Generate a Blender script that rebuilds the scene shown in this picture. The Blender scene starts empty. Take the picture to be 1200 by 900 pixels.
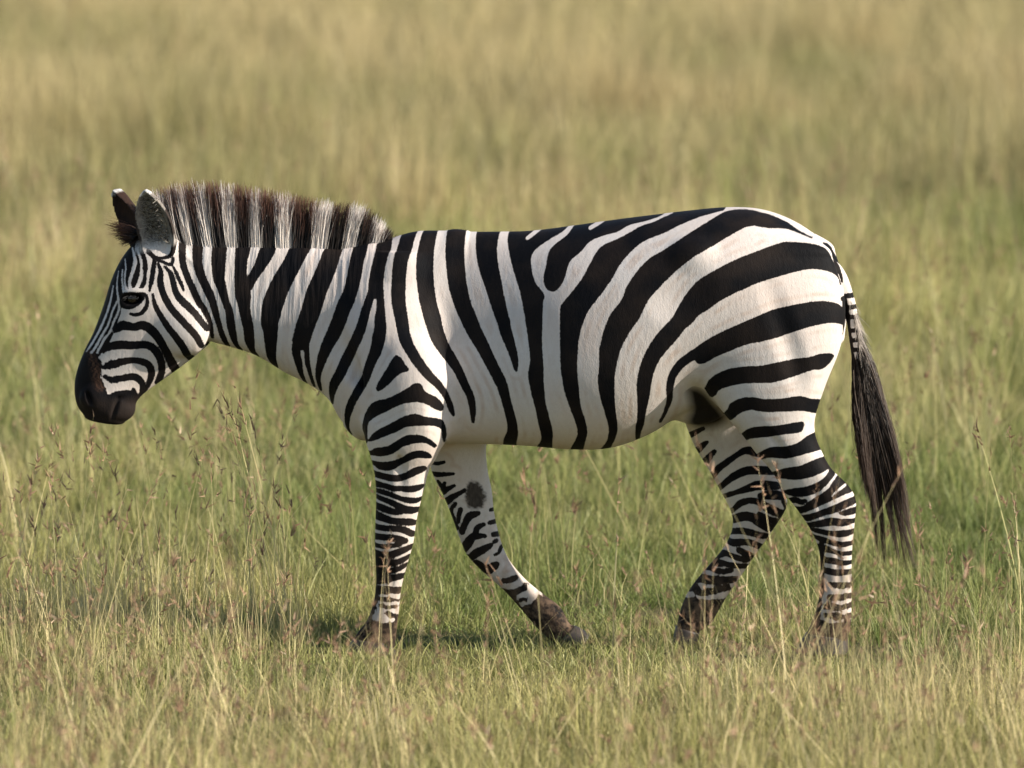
import bpy, math, random
import numpy as np

# ---------------------------------------------------------------- camera, sky, sun, exposure
scene = bpy.context.scene
cam_data = bpy.data.cameras.new('camera'); cam = bpy.data.objects.new('camera', cam_data)
scene.collection.objects.link(cam); scene.camera = cam
cam.location = (0, -20, 2.4)
cam_data.sensor_width = 36; cam_data.lens = 228.7
cam.rotation_euler = (math.radians(90) - math.atan2(2.4 - .829, 20), 0, 0)
cam_data.clip_start = .5; cam_data.clip_end = 6000
cam_data.dof.use_dof = True; cam_data.dof.focus_distance = 19.92; cam_data.dof.aperture_fstop = 3.4
cam_data.dof.aperture_blades = 9

SUN_AZ = 74      # degrees round from straight behind the camera towards its right
SUN_EL = 27
world = bpy.data.worlds.new('World'); scene.world = world; world.use_nodes = True
wn = world.node_tree.nodes; bg = wn['Background']
sky = wn.new('ShaderNodeTexSky'); sky.sky_type = 'NISHITA'; sky.sun_disc = False
sky.sun_elevation = math.radians(SUN_EL); sky.sun_rotation = math.radians(180 - SUN_AZ)
sky.air_density = 1.0; sky.dust_density = .6; sky.ozone_density = 1.6
world.node_tree.links.new(sky.outputs[0], bg.inputs[0]); bg.inputs[1].default_value = .095
sun_data = bpy.data.lights.new('sun', 'SUN'); sun = bpy.data.objects.new('sun', sun_data); scene.collection.objects.link(sun)
sun_data.energy = 5.0; sun_data.angle = math.radians(.53); sun_data.color = (1, .915, .80)
sun.rotation_euler = (math.radians(90 - SUN_EL), 0, math.radians(SUN_AZ))
sun.location = (15, -6, 12)
scene.view_settings.view_transform = 'Standard'; scene.view_settings.look = 'None'
scene.view_settings.exposure = .78; scene.view_settings.gamma = 1
scene.cycles.use_denoising = True
scene.cycles.max_bounces = 5; scene.cycles.diffuse_bounces = 3; scene.cycles.glossy_bounces = 2; scene.cycles.transmission_bounces = 3; scene.cycles.transparent_max_bounces = 8

rng = np.random.default_rng(11); random.seed(5)
# measured side elevation of the animal, metres: xa, za, xb, zb, half width, y centre, egg
PARTS = {
    'torso': [(-0.4069, 1.2275, -0.4237, 0.6805, 0.13, 0, 0.05), (-0.3169, 1.278, -0.3495, 0.6414, 0.16, 0, 0.18), (-0.2111, 1.2969, -0.2117, 0.6424, 0.152, 0, 0.26), (-0.0791, 1.2989, -0.0846, 0.6434, 0.184, 0, 0.22), (0.0527, 1.3021, 0.0529, 0.6392, 0.226, 0, 0.15), (0.1844, 1.3185, 0.1849, 0.6296, 0.264, 0, 0.08), (0.3159, 1.3375, 0.3089, 0.6358, 0.28, 0, 0.05), (0.442, 1.3539, 0.4274, 0.679, 0.28, 0, 0), (0.5522, 1.3675, 0.5352, 0.743, 0.272, 0, -0.05), (0.6571, 1.3771, 0.6587, 0.7703, 0.262, 0, -0.08), (0.7619, 1.3724, 0.7637, 0.7815, 0.245, 0, -0.05), (0.8536, 1.3427, 0.8685, 0.8033, 0.215, 0, 0), (0.9323, 1.2933, 0.9523, 0.846, 0.165, 0, 0), (0.9822, 1.2293, 0.9887, 0.904, 0.11, 0, 0), (1.0113, 1.1456, 1.0146, 0.9882, 0.055, 0, 0)],
    'neck': [(-1.0409, 1.3035, -0.9544, 0.9655, 0.07, 0, 0.15), (-0.9851, 1.2932, -0.9252, 0.9524, 0.078, 0, 0.22), (-0.8947, 1.2871, -0.8667, 0.9369, 0.084, 0, 0.25), (-0.7938, 1.2809, -0.7896, 0.9109, 0.092, 0, 0.25), (-0.6877, 1.2709, -0.7047, 0.8612, 0.105, 0, 0.22), (-0.5816, 1.2609, -0.6304, 0.8246, 0.125, 0, 0.15), (-0.4757, 1.2522, -0.5695, 0.7801, 0.145, 0, 0.1), (-0.383, 1.2619, -0.5245, 0.7089, 0.165, 0, 0.08), (-0.2957, 1.2676, -0.4635, 0.667, 0.155, 0, 0.08), (-0.2244, 1.2495, -0.3839, 0.6808, 0.13, 0, 0.08)],
    'head': [(-1.096, 1.3194, -0.9583, 1.1615, 0.058, -0.005, 0), (-1.1624, 1.269, -0.9397, 1.0667, 0.08, -0.008, -0.05), (-1.2076, 1.216, -0.9397, 0.9874, 0.09, -0.01, -0.1), (-1.2396, 1.1525, -0.9609, 0.9319, 0.092, -0.012, -0.16), (-1.2674, 1.0653, -1.0244, 0.8788, 0.08, -0.016, -0.2), (-1.2979, 0.9833, -1.0907, 0.831, 0.066, -0.02, -0.18), (-1.3259, 0.9276, -1.1385, 0.7964, 0.06, -0.022, -0.08), (-1.3499, 0.864, -1.165, 0.7672, 0.058, -0.024, 0), (-1.3579, 0.8084, -1.1702, 0.7382, 0.058, -0.026, 0), (-1.35, 0.7582, -1.1808, 0.7196, 0.054, -0.027, 0), (-1.3275, 0.7238, -1.2022, 0.7049, 0.043, -0.027, 0)],
    'shoulder': [(-0.382, 1.1485, -0.2951, 1.149, 0.035, -0.085, 0), (-0.4517, 1.0326, -0.2464, 1.0417, 0.075, -0.125, 0), (-0.4613, 0.902, -0.2192, 0.9167, 0.092, -0.135, 0), (-0.4528, 0.7976, -0.2029, 0.8124, 0.098, -0.142, 0), (-0.4313, 0.6852, -0.1998, 0.6948, 0.085, -0.148, 0)],
    'fore': [(-0.4313, 0.7062, -0.1945, 0.7133, 0.08, -0.148, 0), (-0.4238, 0.6272, -0.2212, 0.613, 0.068, -0.145, 0), (-0.4113, 0.5611, -0.2427, 0.5756, 0.058, -0.14, 0), (-0.4067, 0.4948, -0.2644, 0.496, 0.052, -0.135, 0), (-0.41, 0.4152, -0.2834, 0.4163, 0.047, -0.13, 0), (-0.4116, 0.3544, -0.2929, 0.3502, 0.046, -0.128, 0), (-0.4106, 0.2961, -0.3077, 0.2971, 0.041, -0.126, 0), (-0.4082, 0.2433, -0.3224, 0.2441, 0.034, -0.125, 0), (-0.4109, 0.1957, -0.3317, 0.2018, 0.031, -0.125, 0), (-0.4202, 0.1507, -0.337, 0.1515, 0.033, -0.125, 0), (-0.4375, 0.1056, -0.3424, 0.1039, 0.035, -0.125, 0), (-0.464, 0.071, -0.3477, 0.0563, 0.034, -0.125, 0), (-0.4799, 0.0444, -0.3504, 0.0272, 0.036, -0.125, 0)],
    'fore_far': [(-0.299, 0.697, -0.0646, 0.712, 0.085, 0.13, 0), (-0.2698, 0.6173, -0.0912, 0.632, 0.072, 0.13, 0), (-0.2616, 0.5456, -0.0884, 0.555, 0.06, 0.128, 0), (-0.2241, 0.4689, -0.0748, 0.4888, 0.052, 0.125, 0), (-0.1972, 0.4027, -0.0666, 0.4172, 0.047, 0.122, 0), (-0.173, 0.3365, -0.0518, 0.3509, 0.046, 0.12, 0), (-0.1504, 0.286, -0.0345, 0.3004, 0.041, 0.12, 0), (-0.1038, 0.2357, -0.0105, 0.2579, 0.035, 0.12, 0), (-0.0371, 0.1776, 0.0374, 0.205, 0.031, 0.12, 0), (0.0188, 0.1168, 0.0934, 0.1602, 0.033, 0.12, 0), (0.0668, 0.0612, 0.1386, 0.126, 0.036, 0.12, 0), (0.1094, 0.0216, 0.1679, 0.0756, 0.033, 0.12, 0), (0.1334, 0.0031, 0.1866, 0.0651, 0.034, 0.12, 0)],
    'hind': [(0.664, 1.2347, 0.9894, 1.2364, 0.06, -0.12, 0), (0.6177, 1.1043, 1.0291, 1.1014, 0.095, -0.125, 0), (0.5922, 0.9739, 1.0194, 0.9714, 0.115, -0.13, 0), (0.6111, 0.8489, 0.9733, 0.8462, 0.112, -0.135, 0), (0.661, 0.758, 0.9425, 0.7522, 0.095, -0.138, 0), (0.7134, 0.6956, 0.9401, 0.6973, 0.082, -0.138, 0), (0.763, 0.6304, 0.9584, 0.645, 0.068, -0.136, 0), (0.81, 0.5755, 0.9898, 0.5874, 0.056, -0.133, 0), (0.8466, 0.5126, 1.042, 0.5352, 0.049, -0.13, 0), (0.8884, 0.4578, 1.0655, 0.4881, 0.046, -0.128, 0), (0.9251, 0.403, 1.0619, 0.4199, 0.042, -0.127, 0), (0.9513, 0.3428, 1.0556, 0.3542, 0.037, -0.126, 0), (0.9594, 0.2772, 1.0533, 0.2781, 0.033, -0.125, 0), (0.9583, 0.2168, 1.0535, 0.2177, 0.033, -0.125, 0), (0.9468, 0.1615, 1.0537, 0.16, 0.036, -0.125, 0), (0.9313, 0.1141, 1.0514, 0.1074, 0.035, -0.125, 0), (0.9157, 0.0798, 1.0437, 0.0653, 0.036, -0.125, 0)],
    'hind_far': [(0.5197, 0.8761, 0.8893, 0.905, 0.085, 0.12, 0), (0.5196, 0.7432, 0.8499, 0.772, 0.09, 0.125, 0), (0.5514, 0.6424, 0.8052, 0.692, 0.078, 0.128, 0), (0.6021, 0.5553, 0.7976, 0.6126, 0.064, 0.126, 0), (0.6394, 0.4895, 0.8191, 0.5281, 0.054, 0.124, 0), (0.6714, 0.4262, 0.8445, 0.4542, 0.047, 0.122, 0), (0.6743, 0.3733, 0.8039, 0.3771, 0.042, 0.12, 0), (0.648, 0.3159, 0.746, 0.2942, 0.037, 0.12, 0), (0.6031, 0.261, 0.6985, 0.222, 0.033, 0.12, 0), (0.5582, 0.2073, 0.6616, 0.1684, 0.033, 0.12, 0), (0.5318, 0.1645, 0.6352, 0.1229, 0.036, 0.12, 0), (0.5133, 0.1164, 0.6088, 0.08, 0.034, 0.12, 0), (0.5028, 0.0709, 0.5744, 0.053, 0.034, 0.12, 0)],
    'hoof_near_fore': [(-0.4799, 0.0497, -0.3504, 0.0351, 0.037, -0.125, 0), (-0.4931, 0.0284, -0.3504, 0.0193, 0.041, -0.125, 0), (-0.5117, -0.0009, -0.3478, -0.0019, 0.046, -0.125, 0)],
    'hoof_far_fore': [(0.1334, 0.0085, 0.1866, 0.0677, 0.035, 0.12, 0), (0.1653, -0.0072, 0.2079, 0.0573, 0.039, 0.12, 0), (0.2026, -0.0202, 0.2345, 0.0389, 0.043, 0.12, 0)],
    'hoof_near_hind': [(0.9131, 0.0824, 1.0437, 0.0653, 0.037, -0.125, 0), (0.8975, 0.0533, 1.0438, 0.0443, 0.041, -0.125, 0), (0.8794, 0.0137, 1.0439, 0.0128, 0.046, -0.125, 0)],
    'hoof_far_hind': [(0.5001, 0.0709, 0.5744, 0.0504, 0.035, 0.12, 0), (0.4922, 0.0362, 0.5665, 0.021, 0.038, 0.12, 0), (0.487, -0.0119, 0.5481, -0.0166, 0.041, 0.12, 0)],
}
PTS = {
    'eye': (-1.1652, -0.085, 1.0915),
    'nostril': (-1.2992, -0.07, 0.7832),
    'ear_near_base': (-1.0777, -0.062, 1.2224),
    'ear_near_tip': (-1.1273, -0.098, 1.4267),
    'ear_far_base': (-1.1501, 0.035, 1.2349),
    'ear_far_tip': (-1.2501, 0.085, 1.42),
    'jowl': (-1.0139, -0.05, 0.9977),
    'cheek': (-1.1301, -0.04, 0.9037),
    'brow': (-1.1605, -0.08, 1.1176),
    'mouth_a': (-1.1691, -0.05, 0.7878),
    'mouth_b': (-1.2141, -0.07, 0.7811),
    'mouth_c': (-1.2411, -0.07, 0.6989),
    'lip': (-1.2682, -0.065, 0.7539),
    'chin': (-1.1971, -0.06, 0.7487),
    'groin': (0.6101, -0.25, 0.7695),
    'sheath': (0.5851, 0, 0.7592),
    'flank': (0.5549, -0.2, 0.8432),
    'elbow_hollow': (-0.1436, -0.24, 0.7371),
    'triceps': (-0.2784, -0.2, 0.8375),
    'stifle': (0.6643, -0.2, 0.8179),
    'neck_groove': (-0.5315, -0.165, 0.9694),
    'hip': (0.5706, -0.215, 1.2398),
    'thigh_groove': (0.8797, -0.262, 0.9333),
    'gaskin': (0.8474, -0.214, 0.6301),
    'hock': (0.9611, -0.186, 0.4667),
    'cannon_hind': (1.0157, -0.166, 0.2742),
    'forearm': (-0.3228, -0.206, 0.5416),
    'cannon_fore': (-0.3564, -0.165, 0.2349),
    'flank_hollow': (0.5455, -0.31, 1.1289),
    'knee_near': (-0.3536, -0.165, 0.3587),
}
# coat pattern in side elevation, millimetres. B/W: dark or pale band as x, z, width; b/w: dark or pale patch outline
COAT_SIDE = [
    ('b', [(-1149, 1275), (-1138, 1243), (-1125, 1215), (-1120, 1192), (-1123, 1166), (-1123, 1143), (-1134, 1124), (-1151, 1122), (-1179, 1116), (-1202, 1107), (-1203, 1087), (-1203, 1066), (-1206, 1034), (-1221, 999), (-1243, 954), (-1262, 930), (-1285, 905), (-1331, 893), (-1360, 908), (-1347, 969), (-1320, 1036), (-1298, 1102), (-1279, 1168), (-1252, 1226), (-1212, 1287)]),
    ('W', [(-1173, 1247, 4.2), (-1161, 1215, 9.5), (-1160, 1197, 11.6), (-1167, 1171, 10), (-1175, 1142, 8.9), (-1170, 1119, 10.5)]),
    ('W', [(-1159, 1263, 4.2), (-1155, 1243, 5.8), (-1141, 1210, 7.4), (-1138, 1184, 7.4), (-1139, 1158, 11.8), (-1147, 1135, 11.1), (-1157, 1119, 10.5)]),
    ('W', [(-1194, 1211, 3.4), (-1189, 1183, 4.5), (-1191, 1157, 4.5), (-1188, 1134, 5.3), (-1182, 1116, 7.9)]),
    ('W', [(-1200, 1180, 3.4), (-1200, 1152, 4.7), (-1196, 1129, 6.3), (-1192, 1111, 7.9)]),
    ('W', [(-1214, 1174, 3.2), (-1217, 1141, 3.9), (-1214, 1110, 5.3), (-1210, 1089, 5.3)]),
    ('W', [(-1229, 1130, 3.2), (-1234, 1103, 5.3), (-1239, 1077, 6.3), (-1252, 1038, 6.8), (-1269, 1000, 6.8), (-1292, 960, 6.8), (-1319, 920, 4.7)]),
    ('W', [(-1198, 1100, 3.7), (-1215, 1081, 5.3), (-1230, 1051, 5.8), (-1243, 1012, 6.3), (-1263, 979, 6.8), (-1285, 940, 7.9), (-1299, 923, 6.8)]),
    ('W', [(-1206, 1084, 5.3), (-1210, 1052, 6.6), (-1226, 1018, 5.8), (-1238, 988, 5.8), (-1257, 964, 6.6), (-1279, 924, 6.3)]),
    ('W', [(-1201, 1039, 7.9), (-1215, 1007, 5.3), (-1229, 989, 5.3)]),
    ('b', [(-1204, 1105), (-1179, 1112), (-1146, 1111), (-1125, 1110), (-1130, 1093), (-1142, 1076), (-1165, 1063), (-1187, 1062), (-1203, 1071)]),
    ('W', [(-1187, 1116, 6.8), (-1157, 1120, 10.5), (-1128, 1119, 9.5)]),
    ('B', [(-1121, 1104, 5.3), (-1118, 1083, 8.9), (-1124, 1062, 10), (-1138, 1048, 9.5), (-1158, 1043, 7.9), (-1173, 1046, 3.7)]),
    ('B', [(-1223, 991, 7.9), (-1213, 999, 18.4), (-1198, 1009, 26.3), (-1180, 1008, 23.7), (-1158, 1005, 21.1), (-1135, 1011, 25), (-1111, 1000, 26.3), (-1087, 974, 25), (-1072, 947, 23.7), (-1060, 921, 23.7), (-1050, 892, 25), (-1040, 866, 25)]),
    ('B', [(-1259, 927, 7.9), (-1249, 938, 15.8), (-1232, 944, 21.1), (-1208, 949, 23.7), (-1168, 948, 22.4), (-1128, 950, 21.1), (-1107, 942, 22.4), (-1089, 920, 22.4), (-1081, 893, 19.7), (-1082, 862, 17.1), (-1097, 829, 15.8)]),
    ('B', [(-1257, 880, 10.5), (-1241, 885, 22.4), (-1209, 894, 21.1), (-1172, 901, 16.3), (-1137, 896, 18.4), (-1117, 883, 19.7), (-1112, 858, 18.4), (-1124, 825, 11.8), (-1134, 805, 3.9)]),
    ('B', [(-1257, 851, 7.9), (-1244, 845, 11.8), (-1231, 840, 18.4), (-1200, 845, 17.1), (-1165, 849, 19.7), (-1145, 834, 18.4), (-1140, 812, 15.8), (-1148, 783, 15.8)]),
    ('B', [(-1169, 810, 7.9), (-1161, 788, 9.2), (-1168, 768, 7.9)]),
    ('B', [(-1102, 1106, 5.3), (-1094, 1072, 11.8), (-1078, 1043, 14.5), (-1054, 1007, 17.1), (-1027, 973, 19.7), (-1009, 946, 21.1), (-998, 918, 21.1), (-990, 897, 15.8)]),
    ('B', [(-1088, 1201, 4.2), (-1078, 1177, 11.8), (-1079, 1148, 17.1), (-1074, 1122, 17.4), (-1065, 1098, 17.4), (-1047, 1067, 18.4), (-1019, 1036, 18.4), (-992, 1008, 18.4), (-967, 978, 18.4), (-954, 948, 14.5)]),
    ('B', [(-1067, 1192, 4.7), (-1049, 1171, 11.1), (-1040, 1143, 14.7), (-1032, 1114, 16.3), (-1016, 1090, 18.4), (-997, 1072, 18.4), (-978, 1054, 17.4), (-958, 1030, 15.8), (-936, 1000, 13.2)]),
    ('B', [(-1040, 1189, 4.7), (-1025, 1158, 8.4), (-1014, 1134, 7.9), (-1008, 1116, 3.2)]),
    ('B', [(-1121, 1233, 4.7), (-1101, 1216, 6.3), (-1100, 1198, 10.5), (-1103, 1171, 12.1), (-1107, 1143, 10.5), (-1112, 1116, 3.2)]),
    ('B', [(-1120, 1241, 7.9), (-1099, 1221, 7.9), (-1076, 1217, 6.8), (-1049, 1226, 9.5), (-1040, 1254, 11.1), (-1040, 1288, 9.5), (-1049, 1322, 5.3)]),
    ('B', [(-1096, 1214, 4.7), (-1072, 1205, 6.3), (-1048, 1197, 7.4), (-1042, 1215, 7.9)]),
    ('b', [(-1354, 908), (-1321, 921), (-1299, 913), (-1274, 905), (-1265, 880), (-1270, 850), (-1260, 827), (-1247, 795), (-1224, 801), (-1203, 804), (-1185, 806), (-1172, 802), (-1161, 788), (-1129, 772), (-1140, 714), (-1215, 666), (-1295, 665), (-1375, 717), (-1387, 823)]),
    ('B', [(-1030, 1352, 21.1), (-1020, 1320, 21.1), (-1016, 1291, 19.7), (-1016, 1248, 18.4), (-1011, 1197, 17.1), (-997, 1158, 17.1), (-978, 1116, 18.4), (-963, 1084, 18.4), (-948, 1064, 16.6), (-938, 1045, 14.5), (-928, 1021, 12.1), (-924, 994, 9.2), (-924, 972, 7.9)]),
    ('B', [(-965, 1339, 31.6), (-965, 1286, 33.2), (-969, 1248, 30.3), (-967, 1202, 26.3), (-957, 1166, 25), (-941, 1132, 23.7), (-923, 1095, 22.4), (-910, 1053, 17.9), (-900, 1013, 14.5), (-891, 978, 15.8), (-880, 946, 13.2)]),
    ('B', [(-899, 1331, 39.5), (-899, 1286, 40.8), (-902, 1248, 42.9), (-902, 1197, 40.8), (-900, 1158, 33.7), (-890, 1125, 26.8), (-879, 1088, 21.1), (-867, 1054, 22.1), (-862, 1014, 23.7), (-858, 987, 21.1), (-852, 954, 14.5), (-839, 930, 9.2)]),
    ('B', [(-821, 1333, 36.8), (-821, 1288, 42.9), (-828, 1249, 44.2), (-832, 1210, 36.8), (-832, 1172, 35.5), (-828, 1133, 42.1), (-823, 1104, 46.3), (-819, 1068, 34.2), (-812, 1028, 32.4), (-807, 1002, 30.3), (-805, 961, 27.9), (-799, 930, 15.8), (-786, 907, 10.5)]),
    ('B', [(-748, 1321, 43.4), (-748, 1273, 45.5), (-750, 1249, 46.1), (-759, 1224, 42.1), (-775, 1190, 32.9), (-793, 1161, 27.6), (-808, 1133, 28.9)]),
    ('B', [(-644, 1324, 52.6), (-642, 1269, 53.9), (-657, 1237, 56.6), (-674, 1199, 55.3), (-695, 1160, 57.9), (-714, 1121, 60.5), (-728, 1082, 62.1), (-734, 1055, 59.2), (-739, 1021, 52.6), (-737, 990, 42.6), (-738, 949, 34.7), (-737, 908, 26.3), (-727, 881, 10.5)]),
    ('B', [(-543, 1325, 39.5), (-542, 1262, 44.7), (-554, 1225, 53.9), (-565, 1187, 56.6), (-580, 1149, 57.9), (-595, 1110, 59.2), (-604, 1078, 59.2), (-615, 1045, 56.6), (-629, 1005, 55.3), (-641, 965, 52.6)]),
    ('B', [(-648, 965, 31.6), (-657, 938, 25), (-651, 897, 21.1), (-645, 859, 13.2), (-636, 830, 7.9)]),
    ('B', [(-627, 966, 23.7), (-623, 939, 13.7), (-622, 899, 13.2), (-615, 861, 9.5), (-608, 824, 7.9)]),
    ('B', [(-467, 1325, 39.5), (-464, 1251, 42.9), (-470, 1214, 42.1), (-474, 1176, 42.1), (-481, 1138, 42.1), (-491, 1104, 43.4), (-505, 1073, 44.7), (-519, 1034, 43.7), (-536, 994, 41.1), (-557, 954, 34.2), (-574, 914, 27.6), (-587, 873, 18.4), (-590, 845, 13.2), (-587, 813, 7.9)]),
    ('B', [(-394, 1325, 31.6), (-389, 1264, 44.7), (-394, 1228, 40.3), (-401, 1191, 40.8), (-405, 1152, 43.4), (-406, 1124, 44.7)]),
    ('B', [(-417, 1124, 21.1), (-427, 1088, 23.7), (-434, 1063, 27.1), (-444, 1024, 28.9), (-459, 984, 30.5), (-481, 942, 32.4), (-501, 903, 31.6), (-517, 868, 31.1), (-538, 834, 27.6), (-547, 806, 19.7), (-551, 772, 7.9)]),
    ('B', [(-391, 1124, 20), (-389, 1096, 20), (-387, 1071, 23.7), (-387, 1043, 30.5), (-386, 1013, 35.8), (-391, 979, 38.2), (-398, 948, 35), (-409, 921, 30), (-420, 895, 27.9), (-431, 865, 26.8), (-450, 831, 25.8), (-464, 808, 24.2), (-481, 779, 23.2), (-492, 754, 21.6), (-499, 729, 16.3), (-502, 699, 10), (-495, 673, 6.8)]),
    ('B', [(-313, 1312, 44.7), (-322, 1254, 42.1), (-331, 1217, 42.1), (-334, 1179, 40.8), (-335, 1140, 40.8), (-334, 1107, 40.3), (-329, 1077, 38.9), (-321, 1039, 35.8), (-313, 1000, 34.2), (-304, 975, 33.2), (-290, 950, 30.5), (-273, 924, 28.9), (-254, 898, 27.6), (-232, 871, 23.7), (-208, 845, 19.2), (-191, 816, 15.3), (-180, 789, 14.2), (-172, 762, 13.2), (-166, 745, 6.6)]),
    ('B', [(-246, 1327, 38.2), (-256, 1254, 45.8), (-258, 1203, 48.4), (-256, 1165, 48.4), (-249, 1114, 46.8), (-240, 1075, 45.3), (-228, 1036, 44.2), (-214, 989, 39.5), (-194, 950, 33.7), (-171, 916, 29.7), (-149, 881, 25.8), (-132, 844, 23.7), (-114, 807, 21.1), (-106, 768, 18.4), (-107, 724, 6.8)]),
    ('B', [(-168, 1328, 55.3), (-169, 1254, 54.7), (-164, 1198, 54.2), (-155, 1139, 53.2), (-138, 1083, 49.5), (-119, 1042, 47.4), (-99, 1001, 43.7), (-75, 961, 38.4), (-54, 922, 35), (-32, 881, 33.7), (-14, 845, 32.6), (-3, 806, 27.4), (7, 766, 26.8), (15, 725, 27.9), (14, 691, 31.6), (2, 658, 36.8), (-7, 626, 36.8)]),
    ('B', [(-71, 1329, 73.7), (-71, 1255, 63.2), (-61, 1200, 58.7), (-43, 1142, 50.5), (-26, 1086, 43.4), (-8, 1032, 37.4), (1, 999, 34.2), (15, 963, 27.9), (27, 924, 20.5), (31, 898, 12.1), (33, 887, 4.7)]),
    ('b', [(-6, 1326), (-6, 1296), (-5, 1274), (7, 1226), (25, 1174), (42, 1128), (56, 1068), (67, 1010), (75, 953), (77, 914), (71, 875), (79, 828), (90, 780), (99, 727), (105, 685), (99, 660), (76, 628), (121, 629), (134, 662), (139, 699), (132, 741), (122, 789), (117, 849), (116, 908), (112, 966), (112, 1047), (113, 1097), (116, 1120), (87, 1154), (73, 1195), (71, 1233), (89, 1259), (127, 1286), (167, 1311), (173, 1347)]),
    ('W', [(55, 1285, 11.3), (69, 1296, 11.8), (92, 1316, 13.2)]),
    ('b', [(201, 1346), (194, 1319), (178, 1294), (145, 1268), (127, 1245), (121, 1204), (115, 1166), (124, 1140), (144, 1131), (164, 1144), (179, 1175), (193, 1221), (223, 1248), (249, 1278), (286, 1296), (333, 1309), (369, 1329), (420, 1341), (470, 1360), (476, 1391)]),
    ('W', [(248, 1317, 11.3), (267, 1328, 11.8), (298, 1349, 11.8)]),
    ('b', [(181, 624), (209, 669), (219, 699), (211, 743), (197, 784), (182, 839), (173, 902), (171, 980), (170, 1058), (171, 1083), (177, 1095), (212, 1138), (239, 1176), (264, 1226), (290, 1264), (354, 1294), (403, 1322), (442, 1335), (474, 1349), (499, 1360), (525, 1384), (631, 1395), (657, 1376), (633, 1368), (585, 1355), (529, 1333), (479, 1308), (427, 1288), (389, 1261), (351, 1219), (326, 1174), (295, 1128), (261, 1085), (246, 1057), (228, 1001), (222, 942), (222, 888), (229, 790), (241, 741), (246, 699), (235, 663), (217, 624)]),
    ('b', [(268, 623), (300, 658), (312, 687), (314, 719), (303, 773), (292, 817), (287, 865), (291, 904), (293, 963), (305, 1014), (323, 1060), (336, 1079), (359, 1109), (374, 1148), (404, 1194), (441, 1232), (475, 1252), (513, 1276), (558, 1306), (599, 1331), (647, 1360), (680, 1371), (730, 1372), (778, 1362), (804, 1355), (847, 1336), (886, 1312), (928, 1291), (894, 1305), (847, 1321), (794, 1324), (751, 1331), (721, 1324), (687, 1306), (631, 1273), (574, 1240), (524, 1200), (477, 1154), (440, 1112), (410, 1053), (383, 1015), (356, 964), (343, 918), (336, 879), (334, 819), (336, 766), (339, 724), (335, 694), (318, 657), (294, 623)]),
    ('b', [(388, 660), (394, 705), (403, 750), (405, 804), (405, 857), (413, 897), (426, 936), (449, 979), (476, 1015), (511, 1053), (540, 1103), (567, 1143), (594, 1170), (632, 1193), (690, 1224), (755, 1250), (798, 1266), (844, 1280), (882, 1279), (928, 1274), (971, 1258), (991, 1223), (1009, 1193), (1017, 1165), (1016, 1150), (1012, 1167), (1001, 1182), (976, 1195), (930, 1202), (884, 1195), (830, 1180), (777, 1165), (735, 1147), (693, 1128), (656, 1108), (618, 1081), (590, 1063), (569, 1038), (549, 1022), (522, 987), (487, 948), (464, 913), (448, 865), (438, 809), (428, 769), (417, 722), (404, 689), (394, 658)]),
    ('B', [(466, 726, 5.3), (479, 749, 6.8), (490, 774, 9.5), (499, 803, 14.2), (501, 836, 18.4), (510, 874, 21.1), (529, 905, 23.7), (552, 926, 25.3), (576, 941, 28.9), (594, 944, 42.1)]),
    ('b', [(573, 954), (594, 971), (633, 996), (692, 1025), (749, 1050), (820, 1079), (885, 1093), (935, 1101), (977, 1101), (1011, 1091), (1031, 1066), (1036, 1042), (1032, 1028), (1003, 1038), (961, 1036), (904, 1022), (842, 1001), (788, 986), (738, 976), (687, 956), (640, 935), (605, 915), (583, 919)]),
    ('b', [(606, 834), (615, 849), (623, 863), (651, 884), (691, 899), (738, 906), (781, 908), (835, 919), (881, 928), (927, 934), (962, 943), (993, 941), (992, 924), (965, 899), (935, 897), (889, 881), (843, 867), (808, 859), (761, 858), (718, 855), (679, 845), (650, 832), (637, 814), (621, 809)]),
    ('b', [(655, 746), (677, 771), (686, 789), (718, 807), (757, 811), (789, 806), (843, 808), (896, 814), (929, 805), (960, 796), (954, 759), (938, 762), (904, 771), (843, 770), (788, 769), (749, 775), (713, 762), (684, 738)]),
    ('b', [(682, 668), (701, 675), (734, 708), (769, 720), (827, 724), (896, 735), (908, 731), (905, 715), (896, 705), (853, 700), (800, 691), (774, 689), (733, 677), (698, 645)]),
    ('b', [(724, 602), (748, 619), (800, 653), (852, 659), (891, 670), (916, 688), (934, 696), (960, 700), (968, 650), (952, 647), (924, 641), (891, 632), (852, 624), (799, 625), (755, 604)]),
    ('b', [(748, 559), (786, 566), (851, 591), (891, 597), (924, 610), (950, 620), (973, 624), (997, 615), (993, 591), (978, 588), (955, 576), (917, 563), (877, 557), (837, 560), (787, 545)]),
    ('b', [(787, 521), (818, 512), (877, 528), (909, 533), (950, 547), (976, 567), (988, 586), (1003, 589), (1000, 571), (991, 559), (966, 531), (945, 517), (916, 507), (882, 504), (850, 511)]),
    ('b', [(1011, 567), (1001, 554), (981, 526), (945, 502), (921, 486), (903, 471), (876, 469), (887, 450), (905, 454), (929, 463), (955, 476), (981, 488), (1007, 501), (1033, 513), (1053, 520), (1037, 551)]),
    ('W', [(994, 507, 3.7), (1012, 523, 6.3), (1032, 538, 7.9)]),
    ('B', [(840, 476, 7.9), (876, 492, 15.8), (900, 487, 14.2), (914, 492, 7.9)]),
    ('b', [(892, 444), (910, 445), (945, 455), (986, 472), (1007, 480), (1033, 492), (1058, 502), (1079, 513), (1079, 493), (1064, 483), (1028, 468), (1007, 458), (981, 450), (945, 438), (915, 428)]),
    ('b', [(1015, 454), (1033, 462), (1064, 470), (1079, 472), (1079, 456), (1059, 451), (1033, 447)]),
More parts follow.
